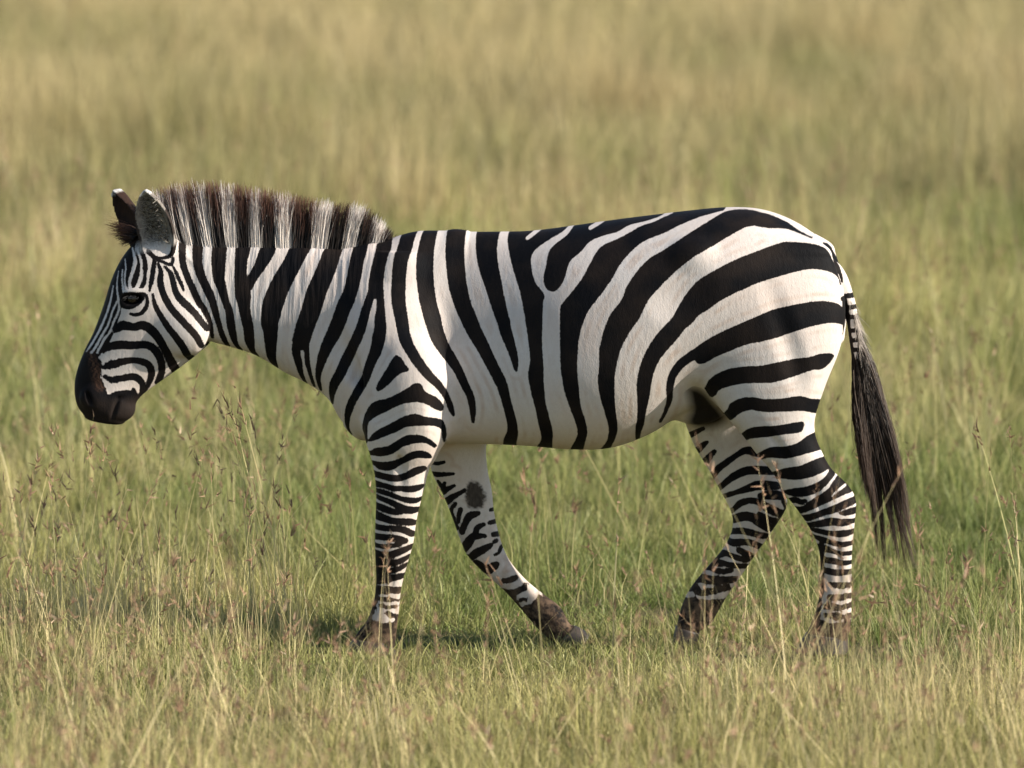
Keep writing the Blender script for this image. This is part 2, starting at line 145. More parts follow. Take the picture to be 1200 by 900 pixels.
    ('b', [(902, 420), (923, 421), (955, 430), (992, 439), (1023, 435), (1061, 435), (1079, 439), (1074, 426), (1058, 423), (1028, 415), (994, 417), (960, 412), (931, 411)]),
    ('b', [(913, 410), (928, 408), (960, 404), (992, 398), (1028, 400), (1058, 403), (1074, 407), (1074, 395), (1056, 389), (1028, 381), (997, 384), (966, 389), (936, 396)]),
    ('b', [(923, 389), (942, 384), (968, 379), (997, 368), (1028, 364), (1053, 366), (1069, 371), (1066, 358), (1048, 354), (1028, 350), (1007, 352), (979, 361), (947, 371)]),
    ('b', [(942, 357), (979, 352), (997, 342), (1023, 335), (1056, 335), (1069, 337), (1067, 326), (1020, 324), (997, 330), (973, 334), (950, 338)]),
    ('B', [(962, 359, 13.2), (963, 297, 13.2), (961, 218, 13.2), (952, 176, 18.4), (945, 114, 26.3)]),
    ('b', [(960, 317), (997, 315), (1023, 307), (1055, 306), (1066, 308), (1064, 297), (1051, 296), (1023, 293), (997, 298), (973, 302)]),
    ('B', [(971, 277, 15.8), (1013, 270, 17.1), (1060, 273, 13.2)]),
    ('B', [(989, 233, 13.2), (1023, 230, 15.8), (1060, 233, 13.2)]),
    ('B', [(987, 194, 13.2), (1018, 194, 15.8), (1060, 201, 10.5)]),
    ('B', [(977, 168, 15.8), (1018, 163, 15.8), (1060, 171, 10.5)]),
    ('B', [(977, 139, 15.8), (1016, 135, 18.4), (1060, 137, 13.2)]),
    ('b', [(878, 135), (956, 126), (1008, 116), (1073, 119), (1074, -2), (852, -4)]),
    ('b', [(-334, 933), (-318, 924), (-307, 906), (-294, 891), (-302, 886), (-323, 878), (-344, 859), (-366, 838), (-387, 824), (-395, 828), (-388, 849), (-372, 876), (-358, 898), (-350, 913)]),
    ('b', [(-444, 654), (-446, 701), (-438, 736), (-429, 757), (-411, 782), (-388, 793), (-358, 801), (-323, 818), (-291, 837), (-280, 845), (-267, 849), (-255, 842), (-245, 823), (-216, 805), (-198, 783), (-195, 769), (-200, 761), (-219, 771), (-240, 786), (-265, 793), (-296, 791), (-331, 780), (-367, 761), (-405, 741), (-423, 724), (-429, 702), (-431, 662)]),
    ('b', [(-430, 665), (-418, 676), (-409, 688), (-386, 705), (-350, 723), (-318, 742), (-292, 751), (-276, 754), (-240, 744), (-206, 735), (-192, 718), (-189, 688), (-195, 661), (-198, 684), (-200, 704), (-216, 716), (-240, 720), (-277, 719), (-306, 715), (-324, 705), (-351, 693), (-378, 682), (-412, 668)]),
    ('b', [(-436, 633), (-418, 634), (-402, 644), (-360, 653), (-333, 670), (-304, 686), (-272, 689), (-247, 683), (-228, 669), (-216, 655), (-222, 649), (-243, 664), (-268, 666), (-293, 661), (-315, 654), (-334, 640), (-353, 629), (-381, 622), (-415, 622), (-436, 620)]),
    ('b', [(-432, 606), (-413, 603), (-376, 601), (-344, 607), (-317, 618), (-295, 632), (-269, 639), (-244, 634), (-232, 620), (-238, 615), (-270, 618), (-296, 610), (-324, 596), (-345, 582), (-369, 577), (-394, 580), (-411, 591), (-433, 592)]),
    ('b', [(-429, 575), (-411, 572), (-377, 566), (-337, 561), (-311, 569), (-285, 583), (-259, 589), (-248, 584), (-254, 574), (-272, 566), (-298, 554), (-325, 544), (-350, 543), (-384, 549), (-406, 553), (-427, 555)]),
    ('b', [(-426, 544), (-406, 541), (-378, 536), (-346, 528), (-314, 527), (-288, 528), (-260, 531), (-264, 519), (-284, 510), (-309, 510), (-325, 513), (-351, 513), (-378, 521), (-405, 523), (-426, 525)]),
    ('B', [(-418, 515, 10.5), (-405, 512, 10.5), (-378, 507, 13.2), (-351, 499, 13.2), (-325, 489, 13.2), (-305, 484, 15.8), (-282, 482, 14.2), (-265, 487, 7.9)]),
    ('B', [(-419, 498, 10.5), (-405, 493, 10.5), (-373, 483, 13.2), (-347, 473, 15.8), (-326, 460, 21.1), (-300, 452, 21.1), (-272, 453, 13.2)]),
    ('B', [(-419, 469, 15.8), (-404, 464, 18.4), (-373, 455, 19.7), (-347, 447, 15.8), (-326, 447, 13.2)]),
    ('B', [(-419, 440, 23.7), (-406, 435, 25), (-379, 427, 21.1), (-352, 419, 18.4), (-327, 417, 18.4), (-301, 415, 19.7), (-288, 412, 14.5)]),
    ('B', [(-418, 402, 15.8), (-405, 399, 15.8), (-379, 396, 15.8), (-348, 395, 15.8), (-321, 392, 18.4), (-297, 379, 17.1), (-291, 374, 9.2)]),
    ('B', [(-418, 370, 18.4), (-407, 368, 18.4), (-379, 366, 21.1), (-353, 364, 23.7), (-329, 359, 23.7), (-313, 357, 13.2)]),
    ('B', [(-416, 343, 10.5), (-379, 339, 11.6), (-353, 343, 13.2), (-332, 349, 15.8)]),
    ('W', [(-411, 356, 3.9), (-379, 355, 4.2), (-349, 352, 4.2)]),
    ('B', [(-417, 310, 28.9), (-407, 311, 28.9), (-375, 309, 23.7), (-348, 317, 19.7), (-322, 327, 17.1), (-296, 339, 11.8)]),
    ('B', [(-416, 282, 23.7), (-403, 283, 23.7), (-367, 286, 22.6), (-341, 290, 17.4), (-319, 299, 13.2), (-304, 309, 7.9)]),
    ('B', [(-408, 260, 18.4), (-389, 261, 18.4), (-360, 263, 15.8), (-336, 271, 13.2), (-312, 282, 9.2)]),
    ('B', [(-420, 231, 28.9), (-407, 234, 28.9), (-376, 237, 23.7), (-350, 242, 18.4), (-321, 247, 13.2)]),
    ('B', [(-418, 201, 23.7), (-381, 201, 23.7), (-356, 203, 21.1), (-327, 201, 18.4)]),
    ('B', [(-398, 177, 13.2), (-368, 174, 13.2), (-344, 171, 10.5)]),
    ('B', [(-392, 157, 7.9), (-366, 152, 6.6), (-336, 153, 6.6)]),
    ('B', [(-379, 131, 7.9), (-360, 126, 10.5), (-337, 115, 9.2)]),
    ('B', [(-410, 180, 18.4), (-418, 146, 18.4), (-428, 115, 21.1), (-432, 88, 31.6), (-450, 53, 36.8)]),
    ('b', [(-455, 96), (-408, 109), (-368, 99), (-324, 105), (-316, -17), (-540, -19)]),
    ('B', [(1025, 1108, 12.6), (1057, 1111, 12.6)]),
    ('B', [(1030, 1072, 10.5), (1072, 1077, 10.5)]),
    ('B', [(1030, 1043, 10.5), (1082, 1045, 10.5)]),
    ('B', [(1030, 1001, 10.5), (1088, 1004, 10.5)]),
    ('B', [(1030, 970, 10.5), (1093, 976, 10.5)]),
    ('B', [(1030, 941, 10.5), (1093, 944, 10.5)]),
    ('B', [(1027, 1102, 5.3), (1031, 1056, 13.2), (1037, 978, 18.4), (1049, 874, 23.7)]),
    ('b', [(1025, 894), (1104, 915), (1104, 758), (1026, 757)]),
]
COAT_INNER_FORELEG = [
    ('B', [(-265, 576, 5.3), (-255, 574, 5.3), (-236, 574, 6.6), (-217, 580, 3.9)]),
    ('B', [(-263, 539, 10.5), (-252, 539, 10.5), (-233, 539, 10.5), (-188, 543, 3.9)]),
    ('B', [(-239, 515, 7.9), (-225, 499, 9.2), (-217, 513, 6.6)]),
    ('B', [(-233, 481, 15.8), (-225, 483, 15.8), (-209, 494, 11.8), (-186, 506, 3.9)]),
    ('B', [(-220, 451, 18.4), (-212, 454, 18.4), (-194, 468, 14.5), (-172, 481, 9.2), (-154, 492, 7.9)]),
    ('B', [(-204, 414, 13.2), (-194, 436, 7.9), (-183, 449, 7.9)]),
    ('B', [(-199, 417, 13.2), (-191, 401, 10.5)]),
    ('B', [(-188, 385, 13.2), (-180, 372, 10.5)]),
    ('B', [(-167, 431, 10.5), (-172, 415, 10.5), (-175, 391, 6.6)]),
    ('B', [(-164, 361, 15.8), (-154, 385, 15.8), (-140, 410, 18.4), (-119, 418, 13.2), (-111, 420, 7.9)]),
    ('B', [(-167, 303, 23.7), (-156, 311, 23.7), (-138, 335, 23.7), (-122, 356, 13.2), (-114, 375, 13.2), (-95, 385, 7.9)]),
    ('B', [(-124, 346, 13.2), (-103, 350, 10.5), (-90, 349, 5.3)]),
    ('B', [(-146, 276, 18.4), (-135, 282, 18.4), (-119, 295, 21.1), (-98, 306, 19.7), (-79, 317, 13.2), (-71, 322, 5.3)]),
    ('B', [(-119, 261, 21.1), (-109, 255, 21.1), (-87, 242, 23.7), (-66, 253, 21.1), (-55, 261, 13.2)]),
    ('B', [(-74, 429, 6.6), (-63, 430, 7.9)]),
    ('B', [(-77, 390, 7.9), (-61, 392, 9.2)]),
    ('B', [(-66, 353, 10.5), (-45, 353, 10.5)]),
    ('B', [(-63, 330, 7.9), (-58, 333, 7.9)]),
    ('B', [(-42, 315, 5.3), (-47, 301, 5.3)]),
    ('B', [(-61, 290, 3.9), (-50, 295, 3.9)]),
    ('B', [(-34, 208, 10.5), (-15, 211, 13.2), (3, 219, 7.9)]),
    ('B', [(-7, 176, 13.2), (14, 179, 15.8), (35, 193, 10.5)]),
    ('B', [(19, 147, 10.5), (35, 153, 7.9)]),
    ('B', [(-34, 174, 15.8), (-13, 158, 15.8), (3, 137, 15.8), (24, 110, 18.4), (51, 84, 21.1)]),
    ('B', [(78, 159, 10.5), (99, 148, 23.7), (120, 138, 26.3), (144, 122, 21.1)]),
    ('B', [(59, 126, 15.8), (72, 100, 21.1)]),
    ('b', [(14, 121), (51, 137), (83, 161), (120, 162), (163, 120), (232, 72), (272, 41), (258, -47), (72, -49), (24, 65)]),
]
COAT_INNER_HINDLEG = [
    ('B', [(533, 659, 13.2), (543, 665, 13.2), (564, 678, 10.5), (588, 691, 6.6)]),
    ('B', [(559, 612, 15.8), (570, 622, 15.8), (586, 638, 13.2), (599, 648, 5.3)]),
    ('B', [(581, 570, 18.4), (594, 586, 18.4), (610, 607, 13.2), (623, 620, 7.9)]),
    ('B', [(602, 525, 15.8), (612, 538, 15.8), (633, 565, 15.8), (660, 586, 14.5), (697, 613, 13.2), (723, 624, 18.4), (744, 618, 21.1), (786, 611, 21.1)]),
    ('B', [(626, 493, 13.2), (636, 504, 13.2), (660, 525, 14.5), (686, 545, 18.4), (718, 559, 21.1), (750, 562, 21.1), (800, 558, 21.1)]),
    ('B', [(647, 475, 10.5), (657, 480, 10.5), (686, 491, 10.5), (723, 504, 18.4), (755, 514, 23.7), (787, 514, 23.7), (818, 511, 15.8)]),
    ('B', [(671, 430, 10.5), (684, 441, 10.5), (702, 458, 15.8), (734, 467, 14.5), (763, 460, 15.8), (792, 441, 23.7), (824, 426, 21.1)]),
    ('B', [(766, 481, 15.8), (800, 484, 23.7), (834, 479, 18.4)]),
    ('B', [(668, 401, 15.8), (687, 409, 21.1), (713, 417, 23.7), (739, 414, 23.7), (766, 396, 23.7), (790, 380, 21.1)]),
    ('B', [(761, 425, 10.5), (792, 407, 15.8), (816, 402, 10.5)]),
    ('B', [(666, 366, 13.2), (681, 369, 13.2), (708, 372, 15.8), (734, 367, 15.8), (761, 359, 15.8), (787, 354, 13.2)]),
    ('B', [(650, 339, 13.2), (660, 340, 13.2), (682, 334, 18.4), (708, 337, 15.8), (734, 335, 15.8), (761, 322, 15.8)]),
    ('B', [(626, 297, 18.4), (637, 297, 18.4), (655, 302, 13.2)]),
    ('B', [(697, 312, 13.2), (721, 300, 15.8), (740, 290, 13.2)]),
    ('B', [(602, 270, 18.4), (616, 270, 15.8), (642, 265, 7.9)]),
    ('B', [(587, 257, 15.8), (597, 257, 15.8), (624, 249, 10.5), (650, 244, 13.2), (674, 249, 10.5)]),
    ('B', [(563, 222, 23.7), (576, 222, 23.7), (608, 217, 23.7), (642, 217, 23.7), (682, 220, 15.8)]),
    ('B', [(539, 192, 26.3), (555, 193, 26.3), (581, 179, 15.8), (616, 185, 21.1), (661, 194, 15.8)]),
    ('B', [(650, 302, 10.5), (682, 292, 11.8), (713, 282, 13.2), (745, 285, 10.5)]),
    ('B', [(618, 281, 10.5), (650, 270, 11.8), (682, 263, 13.2), (719, 260, 10.5)]),
    ('B', [(834, 463, 7.9), (842, 439, 7.9), (827, 413, 7.9), (808, 394, 7.9), (795, 378, 7.9)]),
    ('b', [(510, 150), (550, 161), (592, 153), (656, 154), (656, 111), (630, -35), (471, -37)]),
]
LINES = {
    'mane_base': [(-1.0702, 1.3087), (-1.0276, 1.3009), (-0.9745, 1.2933), (-0.9213, 1.2909), (-0.8204, 1.2861), (-0.7248, 1.276), (-0.6718, 1.2723), (-0.6134, 1.266), (-0.5287, 1.2585), (-0.4492, 1.2523), (-0.4095, 1.2591), (-0.383, 1.2671)],
    'mane_tip': [(-1.1229, 1.4141), (-1.0802, 1.4433), (-1.0058, 1.4515), (-0.9207, 1.4545), (-0.8331, 1.4417), (-0.7456, 1.4262), (-0.6873, 1.4159), (-0.629, 1.4056), (-0.5496, 1.3902), (-0.4754, 1.3852), (-0.4173, 1.3486), (-0.375, 1.2909)],
    'brown_nose': [(-1.3119, 0.9261), (-1.2959, 0.9236), (-1.2774, 0.8892), (-1.2722, 0.8574), (-1.2617, 0.815), (-1.2777, 0.8149), (-1.2909, 0.8467), (-1.3014, 0.889)],
    'tail_left': [(1.0487, 0.9543), (1.0479, 0.8361), (1.0483, 0.7441), (1.0631, 0.639), (1.0819, 0.5339), (1.0927, 0.4418), (1.096, 0.2968)],
    'tail_right': [(1.0748, 0.9807), (1.1144, 0.8891), (1.1462, 0.7843), (1.1729, 0.6793), (1.2023, 0.548), (1.2291, 0.4166), (1.2691, 0.2641)],
    'tail_fringe': [(1.0454, 1.1117), (1.0587, 1.0593), (1.0694, 1.0069), (1.0775, 0.9624), (1.0856, 0.902), (1.0937, 0.8364), (1.0992, 0.7629)],
    'forelock': [(-1.1501, 1.2924), (-1.1661, 1.2818), (-1.1795, 1.2658)],
    'forelock_tip': [(-1.2618, 1.3316), (-1.2699, 1.3077), (-1.2196, 1.2524)],
    'dock': [(0.9535, 1.2108), (0.9889, 1.1874), (1.0139, 1.1509), (1.0298, 1.1064), (1.043, 1.0619), (1.0511, 1.0068), (1.0566, 0.9544), (1.0621, 0.8888), (1.0676, 0.8231), (1.0704, 0.7706)],
    'chestnut': [(-0.1429, 0.5159), (-0.127, 0.5187), (-0.1111, 0.5135), (-0.0979, 0.4925), (-0.09, 0.4713), (-0.0953, 0.4501), (-0.1032, 0.4368), (-0.1244, 0.434), (-0.1403, 0.4391), (-0.1482, 0.4576), (-0.1509, 0.4841)],
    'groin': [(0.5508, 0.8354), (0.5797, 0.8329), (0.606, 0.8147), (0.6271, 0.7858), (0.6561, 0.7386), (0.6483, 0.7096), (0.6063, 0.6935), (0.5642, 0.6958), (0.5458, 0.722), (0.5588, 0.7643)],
}
# ---------------------------------------------------------------- zebra body, as a signed distance field
def catmull(P, n):
    """Smooth curve through the rows of P, n points per span."""
    P = np.asarray(P, float)
    if len(P) < 3:
        t = np.linspace(0, 1, n * (len(P) - 1) + 1)[:, None]
        return P[0] + (P[-1] - P[0]) * t
    Q = np.vstack([2 * P[0] - P[1], P, 2 * P[-1] - P[-2]])
    out = []
    for i in range(1, len(Q) - 2):
        t = np.linspace(0, 1, n, endpoint=False)[:, None]
        a, b, c, d = Q[i - 1], Q[i], Q[i + 1], Q[i + 2]
        out.append(.5 * (2 * b + (c - a) * t + (2 * a - 5 * b + 4 * c - d) * t * t + (3 * b - a - 3 * c + d) * t ** 3))
    out.append(P[-1:])
    return np.vstack(out)

def tube_coords(st, X, Z, cap, cap2=None):
    """st rows: xa, za, xb, zb, half width, y centre, egg. Side-view position -> place along and across the limb."""
    cap2 = cap2 or cap
    D = catmull(st, 6)
    A = D[:, 0:2]; B = D[:, 2:4]
    C = (A + B) / 2; H = np.linalg.norm(B - A, axis=1) / 2; d = (B - A) / (2 * H[:, None])
    nrm = np.stack([-d[:, 1], d[:, 0]], 1)
    run = np.roll(C, -1, 0) - C; run[-1] = run[-2]
    sg = np.sign((nrm * run).sum(1)); nrm = nrm * sg[:, None]
    x = X.ravel(); z = Z.ravel(); N = len(x)
    best = np.full(N, 9.); S = np.full(N, 9.); T = np.zeros(N); G = np.zeros(N)
    g0 = (x - C[0, 0]) * nrm[0, 0] + (z - C[0, 1]) * nrm[0, 1]
    m = g0 < 0
    s = ((x - C[0, 0]) * d[0, 0] + (z - C[0, 1]) * d[0, 1]) / H[0]
    q = np.hypot(s, g0 / cap)
    k = m & (q < best); best[k] = q[k]; S[k] = s[k]; T[k] = 0; G[k] = -g0[k]
    prev = g0
    for i in range(len(D) - 1):
        g1 = (x - C[i + 1, 0]) * nrm[i + 1, 0] + (z - C[i + 1, 1]) * nrm[i + 1, 1]
        m = (prev >= 0) & (g1 < 0)
        if m.any():
            f = prev[m] / (prev[m] - g1[m] + 1e-12)
            c = C[i] + (C[i + 1] - C[i]) * f[:, None]
            dd = d[i] + (d[i + 1] - d[i]) * f[:, None]; dd /= np.linalg.norm(dd, axis=1)[:, None]
            h = H[i] + (H[i + 1] - H[i]) * f
            s = ((x[m] - c[:, 0]) * dd[:, 0] + (z[m] - c[:, 1]) * dd[:, 1]) / h
            idx = np.nonzero(m)[0]; b = np.abs(s) < best[idx]; idx = idx[b]
            best[idx] = np.abs(s[b]); S[idx] = s[b]; T[idx] = i + f[b]; G[idx] = 0
        prev = g1
    s = ((x - C[-1, 0]) * d[-1, 0] + (z - C[-1, 1]) * d[-1, 1]) / H[-1]
    q = np.hypot(s, prev / cap2)
    k = (prev >= 0) & (q < best); best[k] = q[k]; S[k] = s[k]; T[k] = len(D) - 1; G[k] = prev[k] * cap / cap2
    i0 = np.minimum(T.astype(int), len(D) - 2); f = T - i0
    par = D[i0, 4:] + (D[i0 + 1, 4:] - D[i0, 4:]) * f[:, None]
    hl = H[i0] + (H[i0 + 1] - H[i0]) * f
    sh = X.shape
    return S.reshape(sh), T.reshape(sh) / 6, G.reshape(sh), hl.reshape(sh), par[:, 0].reshape(sh), par[:, 1].reshape(sh), par[:, 2].reshape(sh)

class Grid:
    def __init__(g, lo, hi, h):
        g.lo = np.array(lo); g.h = h
        g.n = np.ceil((np.array(hi) - g.lo) / h).astype(int) + 1
        g.ax = [(g.lo[i] + h * np.arange(g.n[i])).astype(np.float32) for i in range(3)]
        g.f = np.full(g.n, .5, np.float32)
    def sl(g, lo, hi):
        a = np.clip(np.floor((np.array(lo) - g.lo) / g.h).astype(int), 0, g.n)
        b = np.clip(np.ceil((np.array(hi) - g.lo) / g.h).astype(int) + 1, 0, g.n)
        return tuple(slice(p, q) for p, q in zip(a, b))
    def put(g, s, d, k):
        f = g.f[s]
        m = np.maximum(k - np.abs(f - d), 0) / k
        g.f[s] = np.minimum(f, d) - m * m * k * .25
    def cut(g, s, d, k):
        f = g.f[s]; d = -d
        m = np.maximum(k - np.abs(f - d), 0) / k
        g.f[s] = np.maximum(f, d) + m * m * k * .25
    def tube(g, st, k=.04, cap=.05, n=2.2, pad=.09, cap2=None):
        st = np.asarray(st, float)
        xs = np.r_[st[:, 0], st[:, 2]]; zs = np.r_[st[:, 1], st[:, 3]]
        yl = (st[:, 5] - st[:, 4] * 1.3).min(); yh = (st[:, 5] + st[:, 4] * 1.3).max()
        s = g.sl((xs.min() - pad, yl - pad, zs.min() - pad), (xs.max() + pad, yh + pad, zs.max() + pad))
        X, Z = np.meshgrid(g.ax[0][s[0]], g.ax[2][s[2]], indexing='ij')
        S, T, G, hl, w, yc, egg = [a.astype(np.float32)[:, None, :] for a in tube_coords(st, X, Z, cap, cap2)]
        y = g.ax[1][s[1]][None, :, None]
        w = w * (1 + egg * np.clip(S, -1, 1))
        Y = (y - yc) / w; Gn = G / cap
        r = (np.abs(S) ** n + np.abs(Y) ** n + Gn ** n) ** (1 / n)
        k1 = np.sqrt((S / hl) ** 2 + (Y / w) ** 2 + (Gn / cap) ** 2) + 1e-6
        g.put(s, (r * (r - 1) / k1).astype(np.float32), k)
    def ell(g, c, R, ax=(1, 0, 0), k=.03, cut=False, up=(0, 0, 1)):
        c = np.array(c, float); R = np.array(R, float)
        a = np.array(ax, float); a /= np.linalg.norm(a)
        b = np.cross(up, a); b /= np.linalg.norm(b); e = np.cross(a, b)
        m = R.max() + k + .03
        s = g.sl(c - m, c + m)
        x = g.ax[0][s[0]][:, None, None] - c[0]; y = g.ax[1][s[1]][None, :, None] - c[1]; z = g.ax[2][s[2]][None, None, :] - c[2]
        p = [(x * v[0] + y * v[1] + z * v[2]) / r for v, r in zip((a, b, e), R)]
        k0 = np.sqrt(p[0] ** 2 + p[1] ** 2 + p[2] ** 2)
        k1 = np.sqrt((p[0] / R[0]) ** 2 + (p[1] / R[1]) ** 2 + (p[2] / R[2]) ** 2) + 1e-6
        d = (k0 * (k0 - 1) / k1).astype(np.float32)
        (g.cut if cut else g.put)(s, d, k)
    def ear(g, base, tip, face, W, depth, th=.006, k=.012, blunt=.62):
        """A cupped leaf from base to tip, its hollow towards face."""
        base = np.array(base, float); tip = np.array(tip, float)
        a = tip - base; L = np.linalg.norm(a); a /= L
        c = np.array(face, float); c -= a * c.dot(a); c /= np.linalg.norm(c); b = np.cross(c, a)
        s = g.sl(np.minimum(base, tip) - .1, np.maximum(base, tip) + .1)
        x = g.ax[0][s[0]][:, None, None] - base[0]; y = g.ax[1][s[1]][None, :, None] - base[1]; z = g.ax[2][s[2]][None, None, :] - base[2]
        A = (x * a[0] + y * a[1] + z * a[2]) / L; Bq = x * b[0] + y * b[1] + z * b[2]; Cq = x * c[0] + y * c[1] + z * c[2]
        t = np.clip(A, 0, 1)
        wid = W * np.clip(np.clip(np.sin(np.pi * np.clip(t * .86 + .14, 0, 1)), 1e-4, 1) ** blunt, .04, 1) * (1 - .12 * t)
        u = Bq / wid
        sheet = -depth * (1 - np.clip(u * u, 0, 1.6)) * np.sin(np.pi * np.clip(t * .8 + .1, 0, 1))
        sl = np.clip(2 * depth * np.abs(u) / wid, 0, 2)
        rr = .0045
        d1 = np.abs(Cq - sheet) / np.sqrt(1 + sl * sl) - th + rr
        d2 = np.maximum((np.abs(u) - 1) * wid * .8, np.maximum(-A, A - 1) * L) + rr
        d = np.hypot(np.maximum(d1, 0), np.maximum(d2, 0)) + np.minimum(np.maximum(d1, d2), 0) - rr
        g.put(s, d.astype(np.float32), k)

def surface_nets(g):
    f = g.f; ins = f < 0
    nx, ny, nz = f.shape
    c = np.zeros((nx - 1, ny - 1, nz - 1), np.uint8)
    for i in (0, 1):
        for j in (0, 1):
            for k in (0, 1):
                c += ins[i:nx - 1 + i, j:ny - 1 + j, k:nz - 1 + k]
    act = (c > 0) & (c < 8)
    I, J, K = np.nonzero(act)
    idx = np.full(act.shape, -1, np.int32); idx[I, J, K] = np.arange(len(I))
    pos = np.zeros((len(I), 3)); cnt = np.zeros(len(I))
    cor = [(i, j, k) for i in (0, 1) for j in (0, 1) for k in (0, 1)]
    for p in cor:
        for a in range(3):
            if p[a] == 1: continue
            q = list(p); q[a] = 1
            fp = f[I + p[0], J + p[1], K + p[2]]; fq = f[I + q[0], J + q[1], K + q[2]]
            m = (fp < 0) != (fq < 0)
            t = fp[m] / (fp[m] - fq[m])
            pt = np.tile(np.array(p, float), (m.sum(), 1)); pt[:, a] += t
            pos[m] += pt; cnt[m] += 1
    pos = (pos / cnt[:, None] + np.stack([I, J, K], 1)) * g.h + g.lo
    quads = []
    for a in range(3):
        b, e = (a + 1) % 3, (a + 2) % 3
        s0 = [slice(None)] * 3; s1 = [slice(None)] * 3
        s0[a] = slice(0, -1); s1[a] = slice(1, None)
        A = ins[tuple(s0)]; B = ins[tuple(s1)]
        E = np.argwhere(A != B)
        E = E[(E[:, b] > 0) & (E[:, e] > 0) & (E[:, b] < f.shape[b] - 1) & (E[:, e] < f.shape[e] - 1)]
        def cell(db, de):
            q = E.copy(); q[:, b] -= db; q[:, e] -= de
            return idx[q[:, 0], q[:, 1], q[:, 2]]
        Q = np.stack([cell(1, 1), cell(0, 1), cell(0, 0), cell(1, 0)], 1)
        flip = ~A[E[:, 0], E[:, 1], E[:, 2]]
        Q[flip] = Q[flip][:, ::-1]
        quads.append(Q)
    return pos, np.vstack(quads)

def relax(P, Q, it=3, lam=.5, mu=-.52):
    e = np.vstack([Q[:, [0, 1]], Q[:, [1, 2]], Q[:, [2, 3]], Q[:, [3, 0]]])
    n = len(P); deg = np.bincount(e.ravel(), minlength=n)[:, None]
    for i in range(it * 2):
        s = np.zeros_like(P)
        for a in range(3):
            s[:, a] = np.bincount(e[:, 0], P[e[:, 1], a], n) + np.bincount(e[:, 1], P[e[:, 0], a], n)
        P = P + (lam if i % 2 == 0 else mu) * (s / deg - P)
    return P

def keep_largest(P, Q):
    lab = np.arange(len(P))
    while True:
        m = lab[Q].min(1)
        new = lab.copy()
        for c in range(4): np.minimum.at(new, Q[:, c], m)
        new = new[new]
        if (new == lab).all(): break
        lab = new
    k = np.bincount(lab).argmax(); keep = lab == k
    re = np.cumsum(keep) - 1
    return P[keep], re[Q[keep[Q[:, 0]]]]
MUSCLE = [('neck_groove', (.16, .012, .02), (-.75, 0, 1), .05, True), ('hip', (.05, .03, .035), (1, 0, .3), .05, False),
          ('thigh_groove', (.15, .016, .016), (.32, 0, -1), .05, True), ('gaskin', (.07, .010, .010), (.62, 0, -1), .02, True), ('hock', (.05, .012, .010), (.35, 0, -1), .02, True),
          ('cannon_hind', (.09, .012, .006), (0.05, 0, -1), .014, True), ('forearm', (.08, .012, .010), (.06, 0, -1), .02, True), ('cannon_fore', (.05, .012, .005), (0.03, 0, -1), .012, True), ('flank_hollow', (.07, .03, .05), (1, 0, .6), .06, True)]
